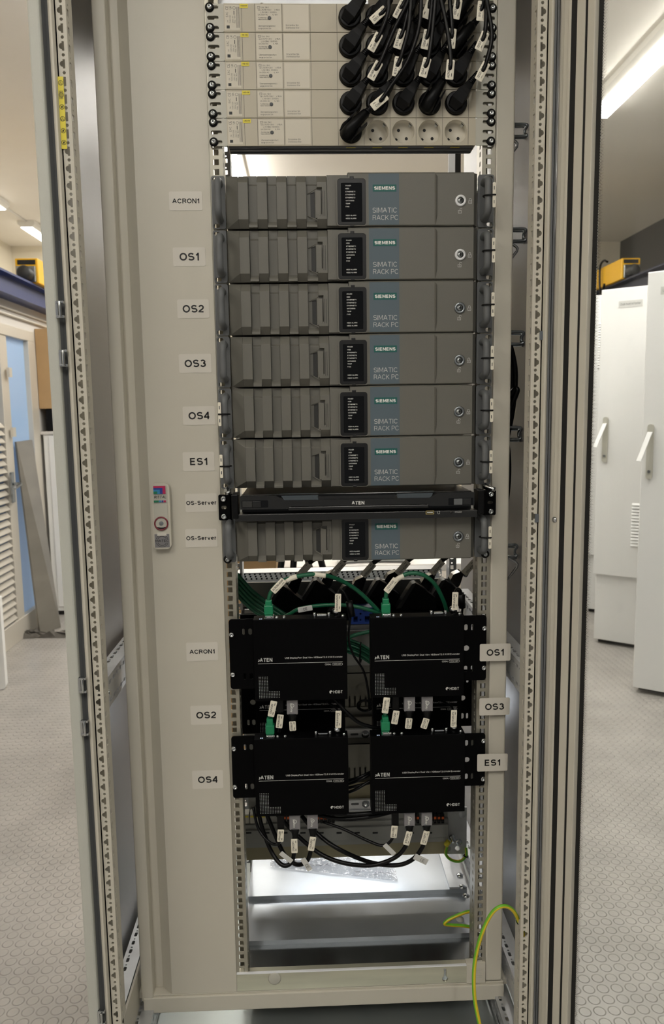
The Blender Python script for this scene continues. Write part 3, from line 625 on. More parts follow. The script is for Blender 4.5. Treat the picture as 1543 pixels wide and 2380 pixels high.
# 19 inch rails with square holes
def rack_rail(sg, y0=2):
    m_ = MB(); X = lambda a: sg*a; z = 0.0; U = 44.45; k = -34
    while k < 10:
        zc = [k*U+6.35, k*U+22.225, k*U+38.1]
        hs = [[(X(232.5-4.8), c-4.8), (X(232.5+4.8), c-4.8), (X(232.5+4.8), c+4.8), (X(232.5-4.8), c+4.8)] for c in zc]
        m_.plate([(X(221), k*U), (X(243.5), k*U), (X(243.5), k*U+U), (X(221), k*U+U)], hs, 2, front(y0), owall=False)
        fh = [rrect(y0+12, y0+20, c-4, c+4, 1, 1) for c in zc]
        m_.plate([(y0, k*U), (y0+42, k*U), (y0+42, k*U+U), (y0, k*U+U)], fh, 2, lambda a, b, d: (X(221+d), a, b), owall=False)
        k += 1
    m_.prism([(X(222), y0+42), (X(222), y0+44), (X(240), y0+44), (X(240), y0+42)], -34*U, 10*U, 'z')
    return m_.build('rack_rail', 'rail', cab)
rack_rail(-1); rack_rail(1)
# rear frame members seen behind
for X in (-270, 252):
    m_ = MB(); z = -1540
    while z < 430:
        m_.plate([(X, z), (X+22, z), (X+22, z+25), (X, z+25)], [rrect(X+7, X+15, z+4, z+14, 1, 1), circ(X+11, z+19, 2, 8)], 2, front(470), owall=False); z += 25
    m_.box(X+22 if X < 0 else X-3, X+25 if X < 0 else X, 430, 470, -1540, 430)
    m_.build('rear_rail', 'galv', cab)
MB().box(240, 252, 340, 420, -60, 430).build('cable_channel', 'pce', cab)
# floor sheets inside
for (y0, y1, z) in ((18, 112, -1503), (112, 182, -1494), (182, 262, -1503), (262, 640, -1494)):
    m_ = MB().box(-240, 262, y0, y1, z-1.5, z)
    if z > -1500: m_.box(-240, 262, y0-1, y0+1.5, z-10, z+1.2)
    m_.build('floor_sheet', 'sheet' if y0 > 100 else 'sheetd', cab)
m_ = MB().box(222, 262, 262, 640, -1493, -1488)
m_.build('edge_strip', 'galv', cab)
for px, py in ((1068, 2035), (1074, 2062), (1083, 2083)):
    c = PZ(px, py, -1487); MB().lathe((c.x, c.y, -1487), [(8, 0), (8, 2), (4, 5), (0, 5)], (0, 0, 1), 14).build('bolt', 'chrome', cab)
c = PZ(1069, 2138, -1494); MB().lathe((c.x, c.y, -1494), [(8, 0), (8, 3), (0, 4)], (0, 0, 1), 16).build('floor_plug', 'beige2', cab)
# sheet above the strips
m_ = MB().plate([(-222, 272), (30, 272), (30, 420), (-222, 420)], [circ(-150, 283, 3), circ(-60, 282, 3), circ(0, 282, 3)], 2, front(28))
m_.build('top_bracket', 'galv', cab)
MB().plate(rrect(-373, -250, 277, 330, 3), [], .6, front(-1)).build('name_sticker', 'label', cab, label='blank white sticker')
# blank lock handle
o = MB()
hc = P(376, 1200, -8); hx = hc.x; zt_, zb_ = P(372, 1123, -12).z, P(378, 1276, -12).z
o.plate(rrect(hx-16, hx+16, zb_, zt_, 9, 5), [], 11, front(-14))
lk = o.build('lock_handle', 'paint', cab, bev=3, seg=3)
MB().plate(rrect(hx-12, hx+12, zb_+40, zt_-4, 3), [], 1.5, front(-15.5)).build('handle_cover', 'beige2', lk, bev=.6)
zl = P(374, 1217, -16).z
MB().lathe((hx, -15.5, zl), [(12.5, 0), (12.5, 1.5), (10.5, 2), (10, 1)], n=26).build('lock_ring', 'maroon', lk)
MB().lathe((hx, -15, zl), [(10.2, 0), (10, .5), (6, 0), (0, 1.5)], n=22).build('lock_cylinder', 'steel', lk)
zg = P(371, 1140, -16).z
q = MB(); yy = -17.3
for i, (s_, mi) in enumerate(((10.5, 0), (8, 1), (5.6, 2), (3.3, 3))):
    q.box(hx-11, hx-11+s_*2, yy-i*.05, yy-i*.05+.2, zg-6, zg-6+s_*1.35, mi)
for i in range(4): q.box(hx-11+[0, 9, 13.5, 17][i], hx-11+[8.5, 12.8, 16.5, 21][i], yy, yy+.2, zg-21, zg-17.5, [3, 2, 1, 0][i])
q.text('RITTAL', hx, zg-11.5, 5, front(yy), width=21, mi=4, bold=.03, shear=.2)
q.build('handle_logo', ['red', 'lblue', 'cyan', 'lgreen', 'ink'], lk)
MB().box(hx-8, hx+8, -15.5, -14, zl-22, zl-16.5).build('key_cover', 'label', lk)
q = MB(); ze = P(376, 1257, -14).z
q.box(hx-13, hx+13, -14.5, -14, ze-12, ze+12, 0)
q.plate(circ(hx, ze, 11.2, 24), [circ(hx, ze, 10.6, 24)], .2, front(-14.9), mi=1).plate(circ(hx, ze, 8.6, 24), [circ(hx, ze, 7.9, 24)], .2, front(-14.9), mi=1)
q.box(hx-12.5, hx+12.5, -15, -14.8, ze-3.2, ze+3.2, 0).text('MATEC', hx, ze, 4.4, front(-15.2), width=23, mi=1, bold=.02)
q.build('maker_sticker', ['dpg', 'ink'], lk)
# name stickers (x0,x1,y0,y1 in the photo, text, cap height)
for x0, x1, y0, y1, t, h in ((392, 471, 445, 489, 'ACRON1', 8), (401, 478, 575, 618, 'OS1', 13), (411, 487, 696, 739, 'OS2', 13), (415, 492, 823, 866, 'OS3', 13), (424, 500, 945, 987, 'OS4', 13),
                             (424, 499, 1051, 1094, 'ES1', 13), (430, 505, 1148, 1189, 'OS-Server', 7.4), (430, 505, 1230, 1271, 'OS-Server', 7.4), (432, 507, 1494, 1535, 'ACRON1', 8), (442, 516, 1641, 1683, 'OS2', 13), (446, 519, 1792, 1832, 'OS4', 13)):
    a = P(x0, y0, -1); b = P(x1, y1, -1); cx, cz = (a.x+b.x)/2, (a.z+b.z)/2; w2, h2 = (b.x-a.x)/2, (a.z-b.z)/2
    o = MB().plate(rrect(cx-w2, cx+w2, cz-h2, cz+h2, 2.5), [], .5, front(-.6)).build('name_sticker', 'label', cab)
    MB().text(t, cx, cz, h, front(-.8), bold=.042).build('lettering', 'ink', o)
for x0, x1, y0, y1, t, cn in ((1115, 1186, 1497, 1535, 'OS1', 0), (1114, 1184, 1623, 1661, 'OS3', 1), (1109, 1179, 1753, 1791, 'ES1', 2)):
    a = P(x0, y0, -12); b = P(x1, y1, -12); cx, cz = (a.x+b.x)/2, (a.z+b.z)/2; w2, h2 = (b.x-a.x)/2, (a.z-b.z)/2
    o = MB().plate(rrect(cx-w2, cx+w2, cz-h2, cz+h2, 2.5), [], .6, front(-12.5)).build('name_sticker', 'label', cab)
    MB().text(t, cx, cz, 12.5, front(-12.8), bold=.042).build('lettering', 'ink', o)
# glazed door, swung open past ninety degrees
ang = math.radians(30); dd = Vector((math.sin(ang), -math.cos(ang), 0)); dn = Vector((-math.cos(ang), -math.sin(ang), 0))   # dn points to the viewer side
H0 = Vector((307, -126, 0)); DZ0, DZ1 = CB+8, CT-8
def dbox(t0, t1, n0, n1, z0=DZ0, z1=DZ1, mb=None, mi=0):
    f = lambda t, n, z: H0+dd*t+dn*n+Vector((0, 0, z))
    return (mb or MB()).hexa([f(t0, n1, z0), f(t1, n1, z0), f(t1, n1, z1), f(t0, n1, z1)], [f(t0, n0, z0), f(t1, n0, z0), f(t1, n0, z1), f(t0, n0, z1)], mi)
dp = dbox(0, 11, -18, -3).build('glass_door', 'paint', cab, bev=1.5)
m_ = MB()
for a0, a1, n0, n1 in ((11, 22, -18, 0), (22, 27, -18, 3), (38, 53, -18, 3), (58, 71, -18, 3)): dbox(a0, a1, n0, n1, mb=m_)
dbox(740, 800, -18, 3, mb=m_)
dbox(24, 800, -18, 2, DZ0, DZ0+60, m_); dbox(24, 800, -18, 2, DZ1-60, DZ1, m_)
m_.build('door_frame', 'paint', dp, bev=.8)
m_ = MB(); dbox(27, 38, -18, 2, mb=m_); dbox(53, 58, -18, 1.5, mb=m_); m_.build('door_gasket', 'seal', dp)
dbox(71, 745, -10, -6, DZ0+58, DZ1-58).build('glass_pane', 'pane', dp)
m_ = MB(); dbox(71, 79.5, -6, -5.6, mb=m_); m_.build('black_border', 'seal', dp)
m_ = MB(); z = DZ0+62; r_ = 0
f = lambda t, z: tuple(H0+dd*t+dn*(-5.5)+Vector((0, 0, z)))
while z < DZ1-60:
    for j, (t, rr) in enumerate(((80.3, .85), (82.3, .7), (84.3, .5), (86.3, .32))):
        tt = t+(1 if r_ % 2 else 0); m_.add([f(tt-rr, z), f(tt, z-rr), f(tt+rr, z), f(tt, z+rr)], [(0, 1, 2, 3)])
    z += 2; r_ += 1
o = m_.build('dot_print', 'seal', dp); o['kind'] = 'stuff'
c = P(1288, 1208, -140); MB().lathe(tuple(H0+dd*16+dn*0+Vector((0, 0, c.z))), [(5, 0), (5, 2), (2.5, 4), (0, 4)], dn, 14).build('door_screw', 'chrome', dp)
# ------------------------------------------------------------------ rack computers (built once at the top, then copied)
def padlock(q, cx, cz, y, op, k=1.):
    q.plate([(cx-2.6*k, cz-3.6*k), (cx+2.6*k, cz-3.6*k), (cx+2.6*k, cz+.6*k), (cx-2.6*k, cz+.6*k)], [[(cx-2*k, cz-3*k), (cx+2*k, cz-3*k), (cx+2*k, cz), (cx-2*k, cz)]], .1, front(y), back=False)
    q.box(cx-.4, cx+.4, y, y+.1, cz-2.2*k, cz-.8*k); dx = 1.6*k if op else 0
    o_ = [(cx+dx+1.8*k*math.cos(t), cz+.6*k+1.6*k+1.8*k*math.sin(t)) for t in [math.pi*i/8 for i in range(9)]]
    i_ = [(cx+dx+1.2*k*math.cos(t), cz+.6*k+1.6*k+1.2*k*math.sin(t)) for t in [math.pi*i/8 for i in range(8, -1, -1)]]
    q.plate([(cx+dx+1.8*k, cz+.6*k+(1.4*k if op else 0))]+o_+[(cx+dx-1.8*k, cz+.6*k), (cx+dx-1.2*k, cz+.6*k)]+i_+[(cx+dx+1.2*k, cz+.6*k+(1.4*k if op else 0))], [], .1, front(y), back=False)
HGT = -87.1
def ear(x0, x1, hx, mats='pce'):
    q = MB()
    hs = [rrect(hx-5.2, hx+5.2, -6.35-3.4, -6.35+3.4, 3.3), rrect(hx-5.2, hx+5.2, -82.2-3.4, -82.2+3.4, 3.3)]
    out = rrect(x0, x1, HGT-.4, -.8, 3.5, 3)
    return q.plate(out, hs, 3, front(-2.4))
def make_pc():
    t = thing('rack_computer', 'x', 'rack computer', (0, 0, -44), 'rack computers')
    ear(-241.3, -218.5, -234).build('rack_ear', 'pce', t); ear(213.5, 241.3, 234).build('rack_ear', 'pce', t)
    for x, s in ((-227.5, 1), (223.5, -1)):
        MB().tube([(x, -2, -15), (x, -14, -14), (x, -30, -17), (x, -36, -24), (x, -36, -44), (x, -36, -64), (x, -30, -71), (x, -14, -74), (x, -2, -73)], 6.2, 12, sub=5).build('handle', 'pce', t)
    MB().box(-217, 212, 3, 430, -86, -2).build('chassis', 'bplas', t)
    q = MB()
    ribs = [(-196, -179, 1), (-179, -164, 0), (-164, -147, 1), (-147, -131, 0), (-131, -114, 1), (-114, -98, 0), (-98, -81, 1), (-81, -46.5, 2)]
    hi = [(3, -1.2), (0, -1.2), (-14, -15), (-14, -74.5), (-1, HGT), (3, HGT)]
    lo = [(6, -1.2), (-.5, -1.2), (-.5, -15), (-4.5, -18.5), (-4.5, -76.5), (-11, -83.5), (-11, HGT), (6, HGT)]
    for a, b, k in ribs[:-1]: q.prism(hi if k else lo, a+.25, b-.25, 'x')
    v = [(-217, 0, -1.2), (-217, 0, HGT), (-196, -14, -74.5), (-196, -14, -15), (-196, 0, -1.2), (-196, 0, HGT)]
    q.add(v, [(0, 3, 2, 1), (0, 4, 3), (1, 2, 5)])
    # grip bay: hollow, hexagonal lip, two fine grooves
    q.prism(lo, -81, -63, 'x'); q.prism(hi, -54.5, -46.5, 'x')
    q.prism([(3, -1.2), (0, -1.2), (-14, -15), (-14, -23), (-8, -24), (-8, -66), (-14, -67), (-14, -74.5), (-1, HGT), (3, HGT)], -63, -54.5, 'x')
    q.hexa([(-66, -13, -27), (-56.5, -14.4, -29), (-56.5, -14.4, -69), (-66, -13, -74)], [(-66, -7, -27), (-56.5, -7, -29), (-56.5, -7, -69), (-66, -7, -74)])
    q.tube([(-79, -3.8, -32), (-64, -13.5, -25.5), (-62.5, -14.2, -19)], .8, 6, sub=1).tube([(-79, -3.8, -68), (-64, -13.5, -75.5), (-63, -14, -78)], .8, 6, sub=1)
    q.box(-46, -11, -5, 3, HGT, -1.2).box(-46, -11, -12.2, -5, HGT+1.5, -3.5)
    fc = q.build('filter_cover', 'pcf', t, bev=.7)
    q = MB().hexa([(-79, -3.8, -33), (-67, -5.5, -28), (-67, -5.5, -73), (-79, -3.8, -67)], [(-79, -3.4, -33), (-67, -3, -28), (-67, -3, -73), (-79, -3.4, -67)])
    for x in (-53, -50): q.box(x-.35, x+.35, -14.3, -13.9, -70, -29)
    q.build('grip_hollow', 'pcd', fc)
    q = MB().prism([(3, 0.6), (-12, 0.6), (-15.5, -2), (-15.5, HGT+1.6), (-13, HGT), (3, HGT)], -10.6, 137, 'x')
    q.prism([(3, 0.6), (-11, 0.6), (-14.5, -2), (-14.5, HGT+1.6), (-12, HGT), (3, HGT)], 137, 204, 'x')
    q.hexa([(204, -14.5, -2), (211.5, -3, .2), (211.5, -3, HGT), (204, -14.5, HGT+1.6)], [(204, 3, -2), (211.5, 3, .2), (211.5, 3, HGT), (204, 3, HGT+1.6)])
    q.hexa([(138.5, -18, -4), (141.5, -15, -8), (141.5, -15, -70), (138.5, -18, -70)], [(136.5, -14.5, -2), (141.5, -14.3, -6), (141.5, -14.3, -70), (136.5, -14.5, -70)])
    q.hexa([(138.5, -18, -70), (141.5, -15, -70), (138.5, -15, HGT+2), (136.8, -15, HGT+2)], [(136.5, -14.5, -70), (141.5, -14.4, -70), (138.5, -14.4, HGT+2), (136.8, -14.4, HGT+2)])
    fd = q.build('front_door', 'pcf', t, bev=.8)
    MB().box(24.5, 76, -15.75, -15.4, HGT+1.6, -2).build('blue_band', 'blue', fd)
    bd = MB().box(31.5, 71.5, -16.05, -15.7, -31.5, -20).build('logo_badge', 'petrol', fd)
    MB().text('SIEMENS', 51.5, -25.8, 5.6, front(-16.3), width=35.5, bold=.062).build('lettering', 'white', bd)
    MB().text('SIMATIC', 31, -61.5, 8.2, front(-16), width=41, al='l', bold=.005).text('RACK PC', 31, -73.5, 8.2, front(-16), width=43, al='l').build('lettering', 'lite', fd)
    q = MB(); padlock(q, 197.5, -47, -14.9, False, 1.15); padlock(q, 180, -63, -14.9, True, 1.15); q.build('padlock_symbol', 'lite', fd)
    lk = MB().lathe((181, -14.5, -46.5), [(9.4, 0), (9.4, 2.2), (8.4, 3), (5.6, 3), (5.4, 2)], n=28).build('lock_ring', 'pwhite', t)
    MB().lathe((181, -14.5, -46.5), [(5.4, 1.6), (5.2, 3.4), (0, 3.4)], n=20).build('lock_cylinder', 'steel', t)
    MB().box(180.3, 181.7, -18.1, -17.7, -49.5, -43.8).cyl((181, -18.1, -46), (181, -17.8, -46), 1.7).build('key_slot', 'dark', t)
    # indicator window in its bracket
    q = MB().plate(rrect(-27.5, 18.5, -85.2, -11, 5), [rrect(-22.5, 13.5, -80.6, -17, 2)], 6, front(-16.8))
    q.box(-7.5, -.5, -17, -10, -12, -6.5).box(-7.5, -.5, -17, -10, -88, -84)
    iw = q.build('indicator_bezel', 'bezel', t, bev=.8)
    MB().plate(rrect(-30.5, 21.5, -87, -8.2, 6), [rrect(-28.5, 19.5, -86, -10, 5)], 1.2, front(-16.4)).build('bezel_surround', 'pcf', iw)
    MB().plate(rrect(-22.4, 13.4, -80.5, -17.1, 1.6), [], 1.5, front(-15.9)).build('indicator_window', 'glassp', iw)
    MB().plate(rrect(-28.8, 19.8, -86.2, -9.8, 5), [rrect(-23, 14, -81, -16.6, 2)], .4, front(-16.1)).box(-11.6, -10.5, -12.9, -11.5, HGT, -1).build('shadow_gap', 'seal', iw)
    q = MB()
    for i, s_ in enumerate(('POWER', 'HDD', 'ETHERNET1', 'ETHERNET2', 'ETHERNET3', 'WATCHDOG', 'TEMP', 'FAN')): q.text(s_, -14.5, -21.5-i*4.85, 2.0, front(-16.1), width=len(s_)*1.72+.6, al='l', bold=.03)
    for i, s_ in enumerate(('HDD1 ALARM', 'HDD2 ALARM')): q.text(s_, -14.5, -69.8-i*4.9, 2.0, front(-16.1), width=17.5, al='l', bold=.03)
    q.build('lettering', 'white', iw)
    return t
pc0 = make_pc()
darkring = MB().lathe((181, -14.5, -46.5), [(9.4, 0), (9.4, 2.2), (8.4, 3), (5.6, 3), (5.4, 2)], n=28).build('lock_ring', 'steel', pc0)
dr_mesh = darkring.data; D.objects.remove(darkring)
nm = ['ACRON1', 'OS1', 'OS2', 'OS3', 'OS4', 'ES1', 'OS-Server']
bits = ['topmost of the stack, bright key ring', 'bright key ring', 'dark key ring', 'dark key ring', 'tie tags on both handles', 'above the console drawer', 'under the console drawer']
pcs = []
for i in range(7):
    o = pc0 if i == 0 else copy_tree(pc0)
    if i: shift(o, 0, 0, -(88.9*i if i < 6 else 44.45*13))
    o['label'] = 'dark grey rack computer beside the %s sticker, %s' % (nm[i], bits[i])
    if i >= 2:
        for c in [x for x in D.objects if x.parent == o and x.name.startswith('lock_ring')]: c.data = dr_mesh
    pcs.append(o)
ztop = lambda i: -(88.9*i if i < 6 else 44.45*13)
def screw(c, r=5, washer=True, parent=None, name='screw', ax=(0, -1, 0)):
    if washer: MB().lathe(c, [(r+3.2, 0), (r+3.2, 1.4), (r+1, 3), (r, 3)], ax, 22).build('plastic_washer', 'bplas', parent)
    o = MB().lathe(c, [(r, 2 if washer else 0), (r, 3), (r*.8, 5.6), (r*.45, 6.4), (r*.42, 5), (0, 4.6)], ax, 18).build(name, 'chrome', parent)
    c = Vector(c)
    q = MB().box(c.x-r*.42, c.x+r*.42, c.y-6.6, c.y-6.3, c.z-.4, c.z+.4).box(c.x-.4, c.x+.4, c.y-6.6, c.y-6.3, c.z-r*.42, c.z+r*.42)
    return o
for x in (-234, 233): screw((x, -2.4, ztop(6)-82.2), 4.2, True, pcs[6])
# tie tags on the handles
def handle_tag(x, zt, sx, lab):
    t = thing('cable_tag', lab, 'cable tag', (x, -46, zt), 'tie tags on computer handles')
    z = zt-45; tx = x+sx*8
    MB().plate(rrect(tx-2.6, tx+2.6, z-20, z+20, 1.5), [rrect(tx-.9, tx+.9, z+8, z+14, .8, 2), rrect(tx-.9, tx+.9, z-14, z-8, .8, 2)], .9, front(-44.5)).build('tag_plate', 'tag', t)
    MB().tube([(tx+2, -45.6, z), (tx-2, -45.6, z), (x-sx*7, -42, z), (x-sx*8, -33, z), (x, -28.5, z), (x+sx*8, -34, z), (tx+2, -45, z)], 1.3, 6, sub=3).build('cable_tie', 'bplas', t)
for i in range(7): handle_tag(223.5, ztop(i), 1, 'white tie tag on the lock side handle of the %s computer' % nm[i])
for i in (4, 5): handle_tag(-227.5, ztop(i), -1, 'white tie tag on the sticker side handle of the %s computer' % nm[i])
# ------------------------------------------------------------------ socket strips
SY = -4.0; SZ0 = 46.5; SP = 44.75
COLX = [P(x, 309, SY).x for x in (815.5, 877, 937.5, 998, 1059)]
sx = lambda px: P(px, 309, SY).x
rowz = lambda k: SZ0+22+SP*k       # k=0 lowest strip
def make_strip():
    t = thing('socket_strip', 'x', 'power strip', (0, 0, SZ0), 'beige socket strips')
    z0, z1 = SZ0, SZ0+43.6
    xa, xb = sx(528), sx(1105)
    out = [(xa, z0), (xb, z0), (xb, z1), (xa, z1)]
    q = MB().plate(out, [circ(x, z0+22, 19, 28) for x in COLX], 40, front(SY), back=False).box(xa, xb, SY+40, SY+41, z0, z1)
    for px in (569, 599, 661, 725, 786, 846, 906.5, 967, 1028, 1088): q.box(sx(px)-.25, sx(px)+.25, SY-.2, SY, z0+.3, z1-.3, 1)
    b = q.build('housing', ['beige', 'pcd'], t, bev=0)
    MB().box(xa+2, xb-2, SY+3, SY+40, z0-1.2, z0-.1).box(xa+2, xb-2, SY+14, SY+18, z0-2.4, z0-1).box(xa+2, xb-2, SY+30, SY+34, z0-2.4, z0-1).build('aluminium_channel', 'channel', t)
    for s, (x0, x1) in enumerate(((-241, xa), (xb, 241))):
        sg = -1 if s == 0 else 1
        hs = []
        for dz in (6.3, 22, 37.6):
            cx = sg*229.5; hs.append(rrect(cx-9.5, cx+9.5, z0+dz-3.1, z0+dz+3.1, 3, 3))
        MB().plate(rrect(x0, x1, z0, z1, 2.5, 2), hs, 2, front(-3.2)).build('mounting_ear', 'beige2', t)
        for dz in (6.3, 37.6): screw((sg*234.5, -3.2, z0+dz), 4.2, True, t)
    for x in COLX:
        c = z0+22
        sk = MB().lathe((x, SY, c), [(19, -.2), (18.6, -3), (18.3, -14), (0, -14)], n=28).build('socket', 'sock', t)
        q = MB()
        for s in (1, -1): q.lathe((x-s*6.7, SY+13.8, c+s*6.7), [(2.7, 0), (0, .1)], n=12)
        q.build('pin_hole', 'dark', sk)
        q = MB()
        for s in (1, -1):
            e = Vector((x+s*12.6, SY, c+s*12.6)); d = Vector((s*.7, 0, s*.7)); n_ = Vector((.7, 0, -.7))
            q.hexa([e-n_*2.2+Vector((0, 3, 0)), e+n_*2.2+Vector((0, 3, 0)), e+n_*2.2-d*3+Vector((0, 9, 0)), e-n_*2.2-d*3+Vector((0, 9, 0))], [e-n_*2.2+d*1.5+Vector((0, 4, 0)), e+n_*2.2+d*1.5+Vector((0, 4, 0)), e+n_*2.2+Vector((0, 10, 0)), e-n_*2.2+Vector((0, 10, 0))])
        q.build('earth_clip', 'chrome', sk)
        q = MB()
        for s in (1, -1):
            e = Vector((x+s*12.3, 0, c+s*12.3)); n_ = Vector((.7, 0, -.7)); d = Vector((s*.7, 0, s*.7))
            k_ = 3.4 if s > 0 else 2.2
            q.add([e-n_*k_-d*1.6+Vector((0, SY+.4, 0)), e+n_*k_-d*1.6+Vector((0, SY+.4, 0)), e+n_*k_+d*.3+Vector((0, SY+2.6, 0)), e-n_*k_+d*.3+Vector((0, SY+2.6, 0))], [(0, 1, 2, 3)])
        q.build('clip_slot', 'dark', sk)
    y = SY-.3; mp = front(y-.15)
    rl = MB().box(sx(530), sx(564), y, SY, z0+2.5, z1-2.5).build('rating_label', 'plabel', t)
    q = MB(); X0 = sx(530)
    for a, s_, h, w_, c in ((4, 'CE', 4.6, 6, 36.5), (4, 'EAC', 3.6, 7.4, 26.5), (10, 'UK', 3.5, 5, 37), (5, 'DK', 2, 3.5, 16), (9, '7240.230', 2.2, 12, 19), (13.3, '250V AC', 2.2, 11, 19), (16.6, 'max. 16A', 2.2, 12, 19)):
        q.text(s_, X0+a, z0+c, h, mp, width=w_, rot=90)
    q.box(X0+3, X0+8, y-.3, y, z0+5, z0+9.5).box(X0+15, X0+16, y-.3, y, z0+26, z0+32).plate(circ(X0+16, z0+36.5, 2.4, 12), [circ(X0+16, z0+36.5, 2, 12)], .1, mp, back=False)
    for a in (19.6, 21.6, 23.4): q.box(X0+a, X0+a+.55, y-.3, y, z0+6, z0+38)
    q.build('lettering', 'ink', rl)
    sl = MB().box(sx(601), sx(659.5), y, SY, z0+2, z1-2).build('surge_label', 'plabel', t); q = MB(); X0 = sx(601)
    for a, c, s_, h, w_ in ((9, 37.5, 'Uoc: 6kV', 2.4, 13), (4, 33.7, 'Up L/N-PE<1,5kV', 2.4, 22), (31, 33.7, 'c16A', 2.4, 9), (8, 30, 'L-N<1,8kV  50/60Hz', 2.4, 27), (4, 26.3, 'Un 255V AC', 2.4, 16), (28, 26.3, 'IL 16A', 2.4, 8), (4, 21.7, 'Ausfallanzeige', 2, 14), (4, 18.9, 'failure indication', 2, 16), (4, 9, 'Überspannungsschutz', 2.6, 29), (4, 5.2, 'surge protection', 2.6, 21)):
        q.text(s_, X0+a, z0+c, h, mp, width=w_, al='l')
    q.plate([(X0+3, z0+35.8), (X0+7.5, z0+35.8), (X0+7.5, z0+39.4), (X0+3, z0+39.4)], [[(X0+3.3, z0+36.1), (X0+7.2, z0+36.1), (X0+7.2, z0+39.1), (X0+3.3, z0+39.1)]], .1, mp, back=False).text('T3', X0+5.2, z0+37.6, 2, mp, width=2.8)
    q.build('lettering', 'ink', sl)
    MB().lathe((X0+22.5, y, z0+21), [(3, 0), (3, .6), (0, .5)], n=16).build('indicator_lamp', 'pce', t)
    fl = MB().box(sx(664), sx(721.5), y, SY, z0+2, z1-2).build('filter_label', 'plabel', t); X0 = sx(664)
    MB().text('Entstörfilter 16A', X0+4, z0+10, 2.6, mp, width=21, al='l').text('interference filter', X0+4, z0+6.2, 2.6, mp, width=22, al='l').build('lettering', 'ink', fl)
    q = MB()
    for x in COLX: q.box(x-8, x+8, SY+5, SY+8, z0-1.5, z0-1.1)
    q.build('slot_mark', 'yellow', b)
    return t
st0 = make_strip(); strips = [st0]+[shift(copy_tree(st0), 0, 0, SP*k) for k in range(1, 5)]
for k in range(5):
    o = strips[k]
    z1 = SZ0+SP*k+43.6
    n5 = 15-k
    o['label'] = 'beige rack socket strip with yellow marker X%d, %s' % (n5, ['four free sockets, lowest of five', 'second up from the lowest', 'middle of the five', 'second from the top', 'topmost of five'][k])
    mk = MB().box(sx(565), sx(583.5), SY-.6, SY-.2, z1-7.2, z1-.8).build('marker_tag', 'yellow', o, label='yellow marker')
    MB().text('+A9-X%d' % n5, (sx(565)+sx(583.5))/2, z1-4, 2.4, front(SY-.75), width=10, bold=.04).build('lettering', 'ink', mk)
# ------------------------------------------------------------------ tags and plugs
def tag(parent, c, angle, text, L=30, W=13, h=3.6, slit=1, matn='tag', r=4):
    ca, sa = math.cos(math.radians(angle)), math.sin(math.radians(angle)); c = Vector(c)
    mp = lambda a, b, d: (c.x+a*ca-b*sa, c.y+d+(b/6.)**2*1.2, c.z+a*sa+b*ca)
    hs = [rrect(a-2.6, a+2.6, slit*W*.22-.5, slit*W*.22+.5, .4, 1) for a in (-L*.27, L*.3)] if slit else []
    out = rrect(-L/2, L/2, -W/2, W/2, 1.5, 2)
    if slit: out = [(p[0], p[1]-(2.2 if (abs(p[0]) < L*.1 and p[1] > 0) else 0)) for p in out]
    o = MB().plate(out, hs, .7, mp).build('cable_label', matn, parent)
    if text: MB().text(text, 0, -slit*W*.16, h, lambda a, b, d: mp(a, b, -.25), width=min(L*.86, len(text)*h*.72), bold=.02).build('lettering', 'ink', o)
    return o
def loft(secs, fn, mb):      # secs: (u, halfwidth, yback, yfront)
    vs = []; fs = []
    for u, hw, yb, yf in secs: vs += [fn(u, -hw, yb), fn(u, hw, yb), fn(u, hw*.8, yf), fn(u, -hw*.8, yf)]
    n = len(secs)
    for i in range(n-1):
        for k in range(4): fs.append((i*4+k, i*4+(k+1) % 4, i*4+4+(k+1) % 4, i*4+4+k))
    fs += [(0, 3, 2, 1), (n*4-4, n*4-3, n*4-2, n*4-1)]
    return mb.add(vs, fs)
def power_cord(col, row, ang, kind, tg, path, lab):
    x, z = COLX[col-1], rowz(5-row); ca, sa = math.cos(math.radians(ang)), math.sin(math.radians(ang))
    fn = lambda u, v, y: (x+u*ca-v*sa, y, z+u*sa+v*ca)
    t = thing('power_cable', lab, 'power cable', (x, SY, z), 'black power cables in the socket strips')
    q = MB().lathe((x, SY, z), [(17.8, -10), (18.3, 3), (18.6, 5), (17, 8), (0, 8)], n=28)
    if kind == 'a':
        loft([(-13, 9, SY-6, SY-10), (-2, 13.5, SY-6, SY-20), (14, 11.5, SY-6, SY-23), (22, 8.5, SY-8, SY-22), (33, 7, SY-10, SY-20)], fn, q); e = 33
    else:
        q.tube([fn(-12, 0, SY-10), fn(-6, 0, SY-19), fn(6, 0, SY-22), fn(20, 0, SY-20), fn(34, 0, SY-17)], 9, 14, sub=4, rs=lambda f: 11.5-4*f)
        for s in (1, -1): loft([(-14, 1.2, SY-6, SY-12), (4, 1.4, SY-6, SY-24), (24, 1.2, SY-6, SY-19)], lambda u, v, y: fn(u, v+s*12.5, y), q)
        e = 34
    pl = q.build('plug', 'bplas', t, bev=.6 if kind == 'a' else 0)
    q = MB()
    for i in range(7): a = e+i*3; q.cyl(fn(a, 0, SY-15), fn(a+1.9, 0, SY-15), 6.2-i*.35, n=12)
    q.cyl(fn(e-1, 0, SY-15), fn(e+21, 0, SY-15), 4.2, n=10).build('strain_relief', 'bplas', t)
    Y = -36-5*row
    pts = [Vector(fn(e+18, 0, SY-15))]
    if tg: tp = P(tg[0], tg[1], Y); pts.append(tp)
    pts += [P(a, b, Y-2) for a, b in path]; pts.append(P(path[-1][0]*.5+505, -190, Y+10))
    MB().tube(pts, 3.5, 10, sub=6).build('cable', 'rubber', t)
    if tg: tag(t, (tp.x, tp.y-4.6, tp.z), tg[2], tg[3], slit=tg[4] if len(tg) > 4 else 1)
    return t
